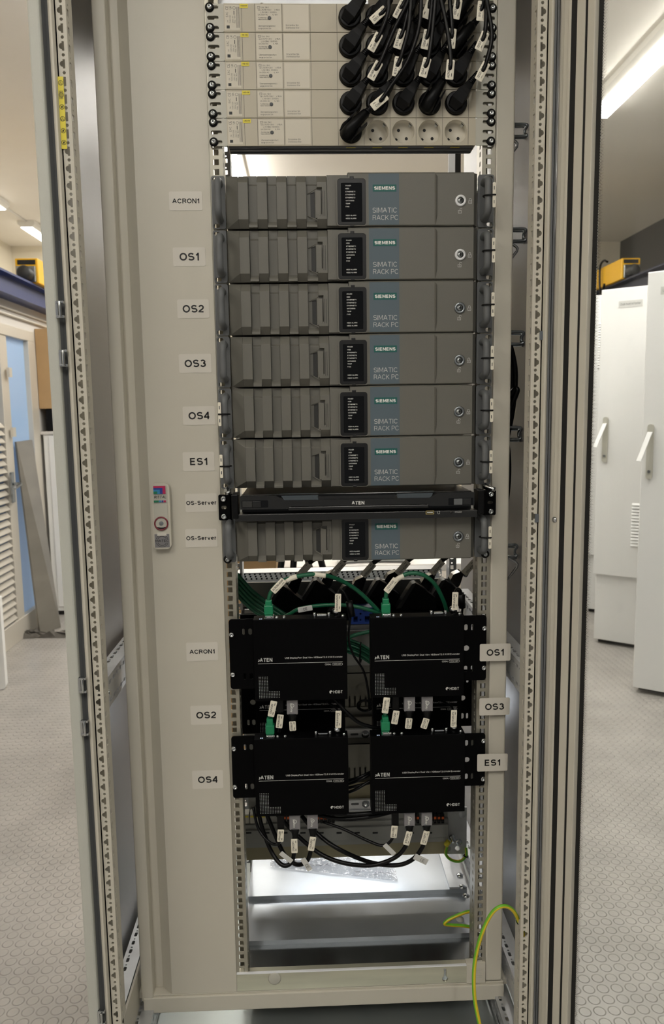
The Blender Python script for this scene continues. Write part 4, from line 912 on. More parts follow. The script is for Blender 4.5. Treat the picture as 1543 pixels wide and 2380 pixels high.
cords = [
 (1, 5, 45, 'b', (881, 238, 38, 'Console'), [(905, 205), (948, 140), (974, 60), (980, -30)]),
 (1, 4, 50, 'a', (871, 166, 60, 'OS-SERVER-IPC-1', -1), [(888, 135), (915, 70), (945, 10), (955, -30)]),
 (2, 4, 50, 'a', (923, 157, 80, 'ES1-IPC-1', -1), [(934, 125), (950, 60), (958, -30)]),
 (3, 4, 54, 'a', (987, 159, 74, 'OS4-IPC-1', -1), [(997, 130), (1006, 60), (1012, -30)]),
 (4, 4, 58, 'b', (1045, 164, 85, 'ACRON1-IPC-1', -1), [(1047, 130), (1038, 60), (1025, 0), (1020, -30)]),
 (5, 4, 52, 'a', (1120, 168, 62, 'OS2-IPC-2', -1), [(1132, 138), (1143, 85), (1136, 30), (1122, -30)]),
 (1, 3, 50, 'a', (871, 100, 60, 'OS-SERVER-IPC-2'), [(888, 68), (902, 25), (908, -30)]),
 (2, 3, 56, 'a', (928, 93, 72, 'ES1-IPC-2', -1), [(940, 60), (950, 10), (953, -30)]),
 (3, 3, 56, 'a', (990, 94, 78, 'OS4-IPC-2', -1), [(998, 60), (1004, 0), (1006, -30)]),
 (4, 3, 58, 'a', (1049, 92, 85, 'OS3-IPC-1', -1), [(1050, 60), (1046, 10), (1044, -30)]),
 (5, 3, 55, 'a', (1119, 98, 65, 'OS2-IPC-1', -1), [(1128, 68), (1130, 20), (1126, -30)]),
 (1, 2, 50, 'a', (879, 37, 40, 'OS1-IPC-2'), [(900, 14), (912, -30)]),
 (2, 2, 56, 'a', (929, 24, 62, 'OS3-IPC-2', -1), [(944, -5), (950, -30)]),
 (3, 2, 58, 'a', (994, 23, 70, ''), [(1002, -10), (1004, -30)]),
 (4, 2, 55, 'a', (1061, 24, 80, 'OS3-KVM', -1), [(1064, -5), (1062, -30)]),
 (5, 2, 48, 'b', (1117, 28, 85, 'ES1-KVM', -1), [(1123, 5), (1120, -30)]),
 (1, 1, 48, 'a', None, [(862, -8), (885, -40)]), (2, 1, 50, 'a', None, [(920, -8), (935, -40)]), (3, 1, 52, 'a', None, [(975, -10), (985, -40)]),
 (4, 1, 52, 'a', None, [(1035, -10), (1045, -40)]), (5, 1, 50, 'b', None, [(1098, -8), (1105, -40)])]
on = ['first', 'second', 'third', 'fourth', 'fifth']
for c_, r_, a_, k_, tg, pa in cords:
    lab = 'black power cable labelled %s in strip X%d' % (tg[3], 10+r_) if tg and tg[3] else 'black power cable %s in socket %s of strip X%d' % ('with blank slotted tag' if tg else 'without a visible tag', on[c_-1], 10+r_)
    power_cord(c_, r_, a_, k_, tg, pa, lab)
# ------------------------------------------------------------------ console drawer
cn = thing('console_drawer', 'slim black pull-out console drawer between the ES1 computer and the lowest computer', 'console drawer', (0, -10, -555))
YF = -48
cz = lambda px, py, y=YF: P(px, py, y)
def poly(pts, y=YF): return [(P(a, b, y).x, P(a, b, y).z) for a, b in pts]
xl, xr = cz(558, 1170).x, cz(1102, 1165).x
zt, zn, zb = cz(600, 1153).z, cz(830, 1160).z, cz(600, 1184).z
xa, xb_, xc, xd = cz(640, 1155).x, cz(662, 1160).x, cz(998, 1156).x, cz(1018, 1152).x
zb2 = zb-1.5
out = [(xl, zb), (cz(668, 1185).x, zb), (cz(676, 1180).x, zb+4), (cz(992, 1180).x, zb+4), (cz(1000, 1180).x, zb), (xr, zb), (xr, zt), (xd, zt), (xc, zn), (xb_, zn), (xa, zt), (xl, zt)]
fb = MB().prism(out, YF, -8).build('lid_front', 'cons', cn, bev=1.6)
MB().box(xl+2, xr-2, YF+14, 300, zt-4, zt+1).build('lid_top', 'bgloss', cn, bev=1)
gz = zn
for x0, x1 in ((cz(660, 1158).x, cz(740, 1158).x), (cz(924, 1155).x, cz(1002, 1155).x)):
    s = 1 if x0 < 0 else -1
    q = MB().hexa([(x0, YF+1, zn+.3), (x1, YF+1, zn+.3), (x1 if s > 0 else x1+8, YF+20, zt+1.4), (x0-8 if s > 0 else x0, YF+20, zt+1.4)], [(x0, YF+2, zn-1), (x1, YF+2, zn-1), (x1, YF+21, zt), (x0, YF+21, zt)])
    o = q.build('textured_inlay', 'cgrey', fb)
    q = MB()
    for i in range(22):
        for j in range(3):
            fx = (i+.5+(j % 2)*.5)/23; fz = (j+.7)/3.6; a = Vector((x0+(x1-x0)*fx, YF+1+19*fz, zn+.45+(zt+1.1-zn)*fz)); q.add([a+Vector((-.7, -.3, .1)), a+Vector((.7, -.3, .1)), a+Vector((0, .8, .35))], [(0, 1, 2)])
    q.build('dot_texture', 'pce', o)
MB().prism([(cz(742, 1150).x, zn+.1), (cz(918, 1150).x, zn+.1), (cz(922, 1150).x, zn+5.5), (cz(738, 1150).x, zn+5.5)], YF+3, YF+26).build('grip_ridge', 'cons', fb, bev=1.2)
MB().text('ATEN', cz(832, 1168).x, cz(832, 1168.5).z, 6.2, front(YF-.25), width=22, bold=.07).build('lettering', 'white', fb)
MB().box(cz(670, 1180).x, cz(996, 1180).x, YF-1, -20, zb-2.5, zb+3.2).build('lower_lip', 'cons', cn, bev=1.2)
for a, b, sl in ((562, 623, (562, 586)), (1042, 1100, (1053, 1074))):
    za = cz(a, 1164).z if a < 800 else cz(a, 1158).z; zb_ = za-12.5
    r = MB().plate(rrect(cz(a, 1170).x, cz(b, 1170).x, zb_, za, 1.5), [], .4, front(YF-.3)).build('latch_recess', 'bgloss', fb)
    MB().box(cz(sl[0], 1170).x+1, cz(sl[1], 1170).x, YF-2.4, YF-.2, zb_+1, za-1).build('latch_slider', 'pce' if a > 800 else 'pcd', fb, bev=.5)
    MB().box(cz(sl[1], 1170).x+.5, cz(sl[1], 1170).x+15, YF-1.6, YF-.2, zb_+1, za-1).build('latch_block', 'cons', fb, bev=.5)
tz0, tz1 = P(800, 1208, -40).z, P(800, 1190, -40).z
tr = MB().box(P(547, 1200, -40).x, P(1110, 1195, -40).x, -40, -9, tz0, tz1-1).box(-205, 205, -9, 300, -576, -566).build('base_tray', 'cons', cn, bev=1)
u = P(999, 1191, -40.5)
ub = MB().plate(rrect(u.x-7.5, u.x+7.5, u.z-3.4, u.z+3.4, 1), [rrect(u.x-6, u.x+6, u.z-2.1, u.z+2.1, .4)], 1, front(-41)).build('usb_port', 'gold', tr)
MB().box(u.x-5, u.x+5, -40.9, -40.4, u.z-.4, u.z+.9).build('usb_tongue', 'white', tr)
MB().text('POWER', P(1065, 1191, -40).x, u.z-.4, 2.4, front(-40.3), width=12, bold=.04).plate(rrect(u.x+13.5, u.x+17.5, u.z-3, u.z+2.4, 1), [rrect(u.x+14, u.x+17, u.z-2.5, u.z+1.9, .7)], .1, front(-40.3), back=False).build('lettering', 'lite', tr)
MB().lathe((P(1048, 1191, -40).x, -40, u.z-.5), [(2.6, 0), (2.6, .5), (0, .4)], n=14).build('power_led', 'dark', tr)
for side, (x0, x1, y0, y1) in enumerate(((507, 538, 1150, 1209), (1122, 1152, 1139, 1197))):
    a, b = P(x0, y0, -14), P(x1, y1, -14)
    cx = (a.x+b.x)/2+(-1.5 if side == 0 else 2); cc = (a.z+b.z)/2
    br = MB().plate(rrect(a.x, b.x, b.z, a.z, 2.5, 3), [rrect(cx-5, cx+5, cc-3, cc+3, 2.9, 3)], 2.5, front(-14)).build('mounting_bracket', 'black', cn)
    (MB().box(b.x-2, b.x+.5, -14, -3, b.z, a.z).box(b.x, b.x+13, -6, -3, b.z+3, a.z) if side == 0 else MB().box(a.x-.5, a.x+2, -14, -3, b.z, a.z).box(a.x-13, a.x, -6, -3, b.z+3, a.z)).build('bracket_flange', 'black', br)
    for s in (1, -1): screw((cx, -14, cc+s*15.5), 5.4, False, cn)
    MB().box((b.x+4) if side == 0 else a.x-15, (b.x+15) if side == 0 else a.x-4, YF+4, -6, b.z+6, a.z+3).build('end_guard', 'bplas', cn, bev=1.5)
for px, py in ((528, 1141), (1132, 1131)):
    c = P(px, py, -8); tagp(MB().lathe((c.x, -6, c.z), [(7, -3), (7, 4), (4.5, 8), (4.5, 20), (0, 21)], (.15, -1, -.1) if px < 800 else (.5, -1, -.2), 6).build('cage_bolt', 'chrome'), 'loose steel bolt above the console bracket on the %s' % ('sticker panel side' if px < 800 else 'narrow trim side'), 'bolt')
# ------------------------------------------------------------------ KVM extenders
def extender(lab, px, py, ears, Y, earside, epx, hide=False):
    a = P(px[0], py[0], Y); b = P(px[1], py[1], Y); x0, x1, z1, z0 = a.x, b.x, a.z, b.z; W, H = x1-x0, z1-z0
    t = thing('kvm_extender', lab, 'KVM extender', ((x0+x1)/2, Y, z0), 'black KVM extenders')
    MB().box(x0, x1, Y, Y+30, z0, z1).build('case', 'black', t, bev=1)
    # ear
    ea, eb = P(epx[0], ears[0], Y+22), P(epx[1], ears[1], Y+22)
    if earside < 0: ex0, ex1 = ea.x, x0+2
    else: ex0, ex1 = x1-2, ea.x
    ez1, ez0 = ea.z, eb.z; s = earside
    kx = lambda f: (ex0+(ex1-ex0)*f) if s < 0 else (ex1-(ex1-ex0)*f)
    holes = []
    for fz in (.18, .82):
        for f, r in ((.55, 2.3), (.8, 3.4)): holes.append(rrect(kx(f)-r, kx(f)+r, ez0+(ez1-ez0)*fz-6, ez0+(ez1-ez0)*fz+6, r-.1, 4))
    if not (s < 0 and Y < 0): holes.append(circ(kx(.78), (ez0+ez1)/2, 5.5, 18))
    e = MB().plate(rrect(ex0, ex1, ez0, ez1, 5, 3), holes, 2.5, front(Y+22)).build('mounting_ear', 'black', t)
    if Y < 0:
        for z in ((ez0+ez1)/2+38, (ez0+ez1)/2-37): screw((kx(.11), Y+22, z), 4.8, False, t)
    # printing
    U = lambda u, v: (x0+W*u, z1-H*v); yy = Y-.25; mp = front(yy)
    q = MB(); c = U(.04, .49); q.plate([(c[0]-.2, c[1]-3.2), (c[0]+2.2, c[1]-3.4), (c[0]+3.4, c[1]+.6), (c[0]+.6, c[1]+1.2), (c[0]+1.6, c[1]-.6)], [], .1, front(Y-.25), back=False); c = (c[0]+3.4, c[1])
    q.text('ATEN', *c, 7.4, mp, width=W*.135, al='l', bold=.07)
    c = U(.95, .472); q.text('USB DisplayPort Dual View HDBaseT2.0 KVM Extender', *c, 3.1, mp, width=W*.62, al='r', bold=.035)
    l0 = U(.04, .535); l1 = U(.95, .535); q.box(l0[0], l1[0], yy, yy+.1, l0[1]-.35, l0[1]+.35)
    c = U(.825, .562); q.text('CE924L', *c, 3, mp, width=11, al='r', bold=.03)
    p0 = U(.835, .562); p1 = U(.95, .562); q.plate(rrect(p0[0], p1[0], p0[1]-2.2, p0[1]+2.2, 2.1), [rrect(p0[0]+.5, p1[0]-.5, p0[1]-1.7, p0[1]+1.7, 1.6)], .1, mp, back=False)
    q.text('LOCAL UNIT', (p0[0]+p1[0])/2, p0[1], 2, mp, width=(p1[0]-p0[0])*.72, bold=.02)
    c = U(.845, .905); q.text('HDBT', *c, 5.2, mp, width=W*.10, al='l', bold=.04)
    c = U(.82, .905); pts = circ(c[0], c[1], 3, 16)[:13]; q.plate(pts+[c], [], .1, mp, back=False)
    for i in range(15):
        for j in range(13):
            if j < 6 or i >= 10:
                a_ = U(.048+j*.0178, .70+i*.0182); q.box(a_[0]-.5, a_[0]+.5, yy, yy+.1, a_[1]-.5, a_[1]+.5)
    q.build('front_print', 'lite', t)
    # connectors on the top face
    if not hide:
        ym = Y+13
        q = MB().box(x0+W*.13, x0+W*.22, ym-8, ym+8, z1-4, z1+5).build('network_port', 'chrome', t, bev=.6)
        q = MB(); x = x0+W*.735; q.box(x-9, x+9, ym-4, ym+4, z1, z1+5); q.build('monitor_port', 'chrome', t, bev=1.5)
        for k in (-1, 1): MB().lathe((x+k*13, ym, z1), [(3, 0), (3, 6), (2.4, 7.5), (0, 7.5)], (0, 0, 1), 6).build('hex_post', 'chrome', t)
        x = x0+W*.89; MB().lathe((x, ym, z1), [(4, 0), (4, 4), (6.2, 4), (6.2, 13), (5, 13.5), (0, 13.5)], (0, 0, 1), 18).build('power_jack', 'chrome', t)
        for f in (.96, .25, .33): MB().lathe((x0+W*f, ym-(3 if f > .9 else 5), z1), [(3.2, 0), (3.2, 2.5), (2, 4), (0, 4)], (0, 0, 1), 12).build('case_screw', 'chrome', t)
        q = MB()
        for i in range(2): q.box(x0+W*.065+i*3, x0+W*.065+i*3+2, Y+3, Y+6, z1, z1+.5)
        q.build('status_led', 'led', t)
    return t, x0, x1, z0, z1
E1 = extender('black KVM extender beside the lower ACRON1 sticker, upper pair', (588, 808), (1441, 1625), (1440, 1616), -30, -1, (531, 0))
E2 = extender('black KVM extender beside the OS1 sticker on the narrow trim, upper pair', (861, 1078), (1436, 1617), (1430, 1610), -30, 1, (1131, 0))
E5 = extender('black KVM extender beside the lower OS4 sticker, lower pair', (590, 811), (1719, 1892), (1712, 1872), -30, -1, (537, 0))
E6 = extender('black KVM extender beside the ES1 sticker on the narrow trim, lower pair', (862, 1080), (1712, 1886), (1704, 1860), -30, 1, (1128, 0))
E3 = extender('black KVM extender half hidden behind the sticker side pair, near the lower OS2 sticker', (592, 803), (1556, 1728), (1560, 1722), 62, -1, (546, 0), True)
E4 = extender('black KVM extender half hidden behind the narrow trim side pair, near the OS3 sticker', (866, 1072), (1552, 1724), (1556, 1718), 62, 1, (1112, 0), True)
# ------------------------------------------------------------------ leads on the extenders
def PT(l, Y=None): return [P(a[0], a[1], a[2] if len(a) > 2 else Y) for a in l]
def net_lead(lab, plug, cable, tg, extra=None):
    t = thing('network_cable', lab, 'network cable', tuple(P(plug[0], plug[2], -17)), 'green network cables')
    a = P(plug[0], plug[1], -17); b = P(plug[0], plug[2], -17)
    MB().box(a.x-5.8, a.x+5.8, -24, -11, b.z+9, a.z).box(a.x-8, a.x+8, -25, -10, b.z+9, b.z+26).box(a.x-7, a.x+7, -23, -12, b.z+1, b.z+9).build('plug', 'greenp', t, bev=1.5)
    MB().box(a.x-8, a.x+8, -25.5, -9, b.z-5, b.z+2).build('latch_shell', 'chrome', t, bev=.8)
    for k in (-1, 1): MB().lathe((a.x+k*5, -25, b.z+5.5), [(1.6, 0), (1.2, 1), (0, 1.2)], n=10).build('contact_dot', 'chrome', t)
    MB().tube(PT([(plug[0], plug[1]+4, -17)]+cable, -17), 3.8, 12, sub=6).build('cable', 'green', t)
    if tg: tag(t, tuple(P(tg[0], tg[1], tg[5] if len(tg) > 5 else -26)), tg[2], tg[3], slit=tg[4], L=30, W=12)
    if extra:
        for pts in extra: MB().tube(PT(pts, -17), 4.6, 12, sub=3).build('cable_sleeve', 'tag', t)
    return t
net_lead('green network cable labelled ACRON1-KVM arching behind the OS1 extender', (624, 1394, 1438), [(629, 1378), (650, 1354), (690, 1340), (735, 1335), (780, 1344, 10), (830, 1372, 30), (885, 1425, 40)], (647, 1362, 46, 'ACRON1-KVM', -1), [[(664, 1350), (677, 1344), (690, 1340)], [(727, 1335), (742, 1336), (757, 1338)]])
net_lead('green network cable labelled OS1-KVM arching over the OS1 extender', (896, 1390, 1434), [(899, 1376), (908, 1358), (930, 1341), (955, 1332), (985, 1337), (1012, 1360, 0), (1032, 1400, 20), (1042, 1435, 40)], (909, 1361, 52, 'OS1-KVM', -1), [[(918, 1350), (928, 1343), (938, 1338)]])
net_lead('green network cable labelled OS4-KVM dropping to the OS4 extender', (627, 1668, 1714), [(629, 1650), (636, 1628, 0), (640, 1600, 10)], (633, 1648, 77, 'OS4-KVM', -1, -32))
net_lead('green network cable labelled ES1-KVM dropping to the ES1 extender', (895, 1664, 1706), [(896, 1645), (898, 1622, 0), (899, 1595, 10)], (897, 1640, 82, 'ES1-KVM', -1, -32))
def loose(name, mt, lab, cat, pts, r, group=None, Y=-10):
    return tagp(MB().tube(PT(pts, Y), r, 10, sub=6).build(name, mt), lab, cat, group)
o = loose('network_cable', 'green', 'green network cable with a CE tag between the two upper extenders', 'network cable', [(650, 1440, 60), (672, 1428, 40), (700, 1414, 30), (760, 1406, 30), (815, 1408, 30), (860, 1418, 30), (895, 1432, 40)], 3.6, 'green network cables')
tag(o, tuple(P(709, 1415.5, 24)), 9, 'CE', L=27, W=10, slit=0, h=5, matn='lite')
for i in range(5):
    loose('network_cable', 'green', 'green network cable of the bundle descending behind the ACRON1 extender', 'network cable', [(535, 1318+i*11, 200), (556, 1340+i*12, 190), (585, 1372+i*11, 180), (618, 1398+i*10, 170), (680, 1440+i*9, 160)], 3.9, 'green cable bundle beside the adapters')
for i in range(6):
    loose('network_cable', 'green', 'green network cable of the tied bundle between the two upper extenders', 'network cable', [(770, 1470+i*6, 120+i%2*5), (810, 1486+i*6, 110+i%2*5), (838, 1497+i*6, 105+i%2*5), (875, 1520+i*6, 100+i%2*5), (905, 1536+i*6, 100+i%2*5)], 2.6, 'green cable bundle between the extenders')
tagp(MB().tube(PT([(838, 1496, 98), (837, 1515, 96), (836, 1536, 98), (838, 1540, 112), (841, 1515, 122), (839, 1494, 112), (838, 1496, 98)]), 1.5, 6, sub=3).build('cable_tie', 'bplas'), 'black tie around the green bundle between the extenders', 'cable tie')
loose('network_cable', 'green', 'green network cable crossing upward between the upper extenders', 'network cable', [(790, 1492, 90), (825, 1476, 85), (870, 1466, 85), (900, 1462, 90)], 3.6, 'green network cables')
def dc_lead(lab, x, y, text, path, ferrite=None):
    c = P(x, y, -17)
    t = thing('power_lead', lab, 'power lead', tuple(c), 'thin power leads of the extenders')
    MB().tube([c+Vector((0, 0, -22)), c]+PT(path), 2.2, 8, sub=6).build('cable', 'rubber', t)
    MB().lathe(tuple(c+Vector((0, 0, -26))), [(4.8, 0), (4.8, 8), (3, 12), (2.4, 16)], (0, 0, 1), 14).build('plug', 'bplas', t)
    tag(t, (c.x, -24, c.z), 88, text, slit=-1, L=33, W=11)
    if ferrite:
        p = [P(*f) for f in ferrite]; MB().tube(p, 6.5, 14, sub=1, rs=lambda f: 6.5).build('ferrite_core', 'bplas', t)
    return t
dc_lead('thin power lead labelled ACRON1-KVM-PS on the upper extender', 785, 1399, 'ACRON1-KVM-PS', [(790, 1372, 0), (800, 1378, 0), (812, 1405, 0), (815, 1430, 0), (810, 1480, 0), (820, 1520, 10), (845, 1560, 20), (856, 1610, 30), (858, 1650, 40)], [(811, 1398, -3), (818, 1432, -3)])
dc_lead('thin power lead labelled OS1-KVM-PS on the upper extender', 1056, 1395, 'OS1-KVM-PS', [(1060, 1370, 10), (1070, 1372, 30), (1075, 1400, 40), (1073, 1435, 40)], [(1070, 1380, 25), (1074, 1412, 30)])
dc_lead('thin power lead labelled OS4-KVM-PS on the lower extender', 786, 1669, 'OS4-KVM-PS', [(783, 1648, 0), (772, 1640, 10), (760, 1630, 20)])
dc_lead('thin power lead labelled ES1-KVM-PS on the lower extender', 1053, 1667, 'ES1-KVM-PS', [(1051, 1645, 0), (1040, 1636, 10), (1025, 1628, 20)])
def dp_lead(lab, x, y0, y1, tg, path, sub=6):
    Y = -16; a, b = P(x, y0, Y), P(x, y1, Y)
    t = thing('display_cable', lab, 'display cable', tuple(a), 'display cables under the extenders')
    MB().box(a.x-10.2, a.x+10.2, Y-6, Y+6, b.z, a.z+3).build('connector', 'dpg', t, bev=1.2)
    MB().text('goobay', a.x-1, (a.z+b.z)/2, 4.2, front(Y-6.3), width=17, rot=-90, bold=.03).plate(circ(a.x, a.z-9, 3.6, 16), [circ(a.x, a.z-9, 2.6, 16)], .1, front(Y-6.3), back=False).build('lettering', 'white', t)
    MB().tube([(a.x, Y, b.z+1), (a.x, Y, b.z-5), (a.x, Y, b.z-12), (a.x, Y, b.z-20)], 8, 14, sub=3, rs=lambda f: 9.5-5*f).build('strain_relief', 'bplas', t)
    MB().tube([Vector((a.x, Y, b.z-17))]+PT(path, Y), 4.1, 10, sub=sub).build('cable', 'rubber', t)
    if tg: tag(t, tuple(P(tg[0], tg[1], -23)), tg[2], tg[3], slit=-1, L=tg[4] if len(tg) > 4 else 28, W=12)
    return t
dp_lead('display cable labelled ACRON1-DP1 under the ACRON1 extender', 679, 1626, 1658, (680, 1688, 92, 'ACRON1-DP1', 18), [(680, 1690, 0), (681, 1720, 18), (682, 1800, 30), (684, 1885, 30)])
dp_lead('display cable labelled OS1-DP1 under the OS1 extender', 951, 1620, 1651, (950, 1682, 84, 'OS1-DP1', 20), [(950, 1685, 0), (949, 1720, 18), (948, 1800, 30), (948, 1885, 30)])
dp_lead('display cable labelled OS1-DP2 under the OS1 extender', 992, 1620, 1651, (988, 1682, 72, 'OS1-DP2', 20), [(988, 1685, 0), (985, 1720, 18), (984, 1800, 30), (984, 1885, 30)])
dp_lead('display cable labelled OS4-DP1 looping below the OS4 extender', 685, 1895, 1925, (684, 1967, 90, 'OS4-DP1'), [(684, 1950), (684, 1980), (676, 2006), (655, 2010), (630, 1978, 0), (608, 1920, 10), (598, 1870, 20)])
dp_lead('display cable labelled OS4-DP2 looping below the OS4 extender', 726, 1893, 1923, (725, 1962, 80, 'OS4-DP2'), [(726, 1948), (722, 1978), (712, 2002), (688, 2009, 0), (660, 1985, 5), (635, 1930, 15), (615, 1880, 20)])
dp_lead('display cable labelled ES1-DP1 sweeping along under the ES1 extender', 951, 1889, 1917, (948, 1949, 75, 'ES1-DP1'), [(949, 1938), (943, 1966), (918, 1993), (865, 2011), (800, 2006), (745, 1985, -5), (700, 1950, 5), (655, 1905, 15), (630, 1875, 20)])
dp_lead('display cable labelled ES1-DP2 sweeping along under the ES1 extender', 991, 1888, 1916, (988, 1948, 75, 'ES1-DP2'), [(990, 1938), (982, 1968), (958, 1998), (920, 2011, -8), (860, 2004, -4), (790, 1975), (740, 1940, 5), (700, 1895, 15)])
def usb_lead(lab, x, y0, y1, tg, path, L=24):
    Y = -14; a, b = P(x, y0, Y), P(x, y1, Y)
    t = thing('usb_cable', lab, 'USB cable', tuple(a), 'USB cables under the extenders')
    MB().box(a.x-6.5, a.x+6.5, Y-5, Y+5, b.z, a.z+3).build('connector', 'bplas', t, bev=1.5)
    MB().tube([(a.x, Y, b.z+2), (a.x, Y, b.z-6)]+PT(path, Y), 2.8, 9, sub=6).build('cable', 'rubber', t)
    tag(t, tuple(P(tg[0], tg[1], -23)), tg[2], tg[3], slit=-1, L=L, W=12)
usb_lead('USB cable labelled ACRON1-USB under the ACRON1 extender', 650, 1627, 1655, (650, 1677, 82, 'ACRON1-USB'), [(650, 1690, 0), (648, 1712, 12), (648, 1760, 20)], 26)
usb_lead('USB cable labelled OS1-USB under the OS1 extender', 919, 1620, 1650, (919, 1668, 80, 'OS1-USB'), [(915, 1688, 0), (905, 1702, 10), (890, 1710, 20)], 26)
usb_lead('USB cable labelled OS4-USB under the OS4 extender', 652, 1895, 1925, (652, 1943, 86, 'OS4-USB'), [(652, 1950), (645, 1962), (625, 1957), (600, 1925, 0), (588, 1875, 10)])
usb_lead('USB cable labelled ES1-USB under the ES1 extender', 918, 1889, 1918, (916, 1934, 84, 'ES1-USB'), [(915, 1940), (905, 1958), (885, 1965), (850, 1952, -5), (800, 1928, 5), (750, 1910, 15)])
# folded paper wraps on the cables
for px, py, a_, s_, w_ in ((665, 1993, -42, '', 9), (712, 2010, -60, 'CE', 10), (905, 1975, -48, '', 9), (978, 1998, -28, 'CE', 12)):
    c = P(px, py, -24); ca, sa = math.cos(math.radians(a_)), math.sin(math.radians(a_))
    mp = lambda a, b, d: (c.x+a*ca-b*sa, c.y+d+(b/6)**2, c.z+a*sa+b*ca)
    o = MB().plate(rrect(-14, 14, -w_/2, w_/2, .8), [], .4, mp).build('paper_flag', 'lite')
    tagp(o, 'pale paper flag on a black display cable %s' % {665: 'near the OS4-DP1 label', 712: 'near the OS4-DP2 label, marked CE', 905: 'near the ES1-USB label', 978: 'near the ES1-DP2 label, marked CE'}[px], 'cable flag', 'paper flags on the cables')
    if s_: MB().text(s_, 3, 0, 5.5, lambda a, b, d: mp(a, b, -.3), width=9).build('lettering', 'ink', o)
for i, pts in enumerate(([(735, 1884, 10), (800, 1893), (860, 1890), (905, 1880, 10)], [(720, 1890, 20), (790, 1903, 8), (860, 1898, 8), (915, 1886, 20)], [(790, 1828, 30), (830, 1815), (862, 1800, 10), (900, 1790, 30)], [(780, 1822, 40), (830, 1808, 20), (870, 1790, 30)], [(780, 1846, 30), (820, 1838), (866, 1812, 10), (900, 1800, 30)], [(770, 1838, 40), (815, 1830, 20), (866, 1818, 20)])):
    loose('black_cable', 'rubber', 'black cable strung between the two lower extenders', 'cable', pts, 4 if i < 2 else 2.8, 'black cables between the lower extenders', 5)
loose('black_cable', 'rubber', 'black cable sagging from the ACRON1 extender to the ES1 extender', 'cable', [(770, 1615, 20), (800, 1650, 5), (835, 1680, 5), (875, 1692, 10), (900, 1694, 30)], 3.4, None, 5)
q = MB()
for i in range(3): q.tube([P(848+math.cos(t)*(14+i*2), 1640+math.sin(t)*(11+i), 150-i*4) for t in [j*math.pi/5 for j in range(11)]], 1.9, 8, sub=3)
tagp(q.build('cable_coil', 'rubber'), 'small coil of black cable between the upper and lower extenders', 'cable coil')
# ------------------------------------------------------------------ power adapters
for i, (px, py) in enumerate(((657, 1361), (736, 1357), (806, 1361), (886, 1356), (966, 1355), (1041, 1356))):
    t = thing('power_adapter', 'black power adapter brick, number %s counted from the rail beside the sticker panel' % ['one', 'two', 'three', 'four', 'five', 'six'][i], 'power adapter', tuple(P(px, py+60, 250)), 'tilted power adapters')
    o_ = 36 if i % 2 else 0
    pl = lambda pts, y: [(P(px+a, py+b, y).x, P(px+a, py+b, y).z) for a, b in pts]
    MB().prism(pl([(0, 0), (48, 36), (48, 62), (-42, 62), (-30, 42)], 235), 235+o_, 268+o_).build('brick', 'bplas', t, bev=3)
    MB().prism(pl([(-8, 2), (2, -1), (-34, 58), (-46, 60)], 232), 231+o_, 262+o_).build('lit_edge', 'pcd', t, bev=2)  # paler slab paints the bright lit edge of the brick
    q = MB().prism(pl([(12, 2), (20, -12), (38, -20), (45, -14), (42, -6), (36, 12), (30, 20)], 238), 238+o_, 266+o_); q.build('mains_plug', 'bgloss', t, bev=3)
    MB().tube(PT([(px+40, py-18, 255+o_), (px+52, py-40, 240+o_), (px+66, py-56, 232+o_), (px+95, py-72, 225+o_), (px+130, py-78, 220+o_)]), 5.2, 10, sub=5).build('cable', 'rubber', t)
    tag(t, tuple(P(px+50, py-36, 228)), 48, ['', 'OS2-KVM', 'ACRON1-KVM', 'ES1-KVM', 'OS3-KVM', 'OS1-KVM'][i], slit=1, L=36, W=15, h=4.6)
# ------------------------------------------------------------------ the mounting plate and what it carries
def R(x0, x1, yt, yb, Y, dep): 
    a, b = P(x0, yt, Y), P(x1, yb, Y); return MB().box(a.x, b.x, Y, Y+dep, b.z, a.z)
XL, XR = -238, 226
zr = lambda py, Y: P(840, py, Y).z
MB().box(XL, XR+18, 318, 322, zr(1983, 318), zr(1349, 318)).build('mounting_plate', 'dmount', cab)
# punched rail over it
m_ = MB(); za, zb_ = zr(1344, 470), zr(1326, 470); x = -262; hh = zb_-za
while x < 236:
    hs = [rrect(x+3+k*2, x+7.5+k*2, za+hh*f0, za+hh*f1, .8, 1) for k, (f0, f1) in enumerate(((.66, .92), (.38, .62), (.08, .34)))]
    m_.plate([(x, za), (x+12.5, za), (x+12.5, zb_), (x, zb_)], hs, 2, front(470), owall=False); x += 12.5
m_.box(-262, 236, 470, 520, zb_-2, zb_).box(-262, 236, 466, 472, za-3, za)
m_.build('punched_section', 'pwhite', cab)  # near-white colour stands in for light reflected off the metal
MB().box(-262, 236, 521, 523, za-10, zb_-3).build('hole_dark_sheet', 'bplas', cab)  # black sheet added so the punched holes read dark
MB().box(-236, 226, 232, 317, zr(1428, 232)-3, zr(1428, 232)).box(-236, 226, 228, 232, zr(1440, 232), zr(1422, 232)).build('adapter_shelf', 'black', cab)
R(568, 640, 1417, 1424, 222, 5).build('shelf_edge', 'galv', cab)
bm = thing('distribution_module', 'blue module with square openings between the upper extenders', 'module', tuple(P(840, 1452, 196)))
a, b = P(812, 1413, 196), P(866, 1450, 196)
MB().plate([(a.x, b.z), (b.x, b.z), (b.x, a.z), (a.x, a.z)], [rrect(a.x+8, a.x+17, b.z+5, b.z+17, 1), rrect(a.x+32, a.x+42, b.z+5, b.z+17, 1), circ(a.x+23, b.z+9, 2.2), circ(a.x+23, b.z+22, 2.2), rrect(a.x+28, a.x+40, b.z+27, b.z+30, .5)], 30, front(196)).box(a.x, b.x, 227, 230, b.z, a.z).build('module_body', 'bluep', bm)
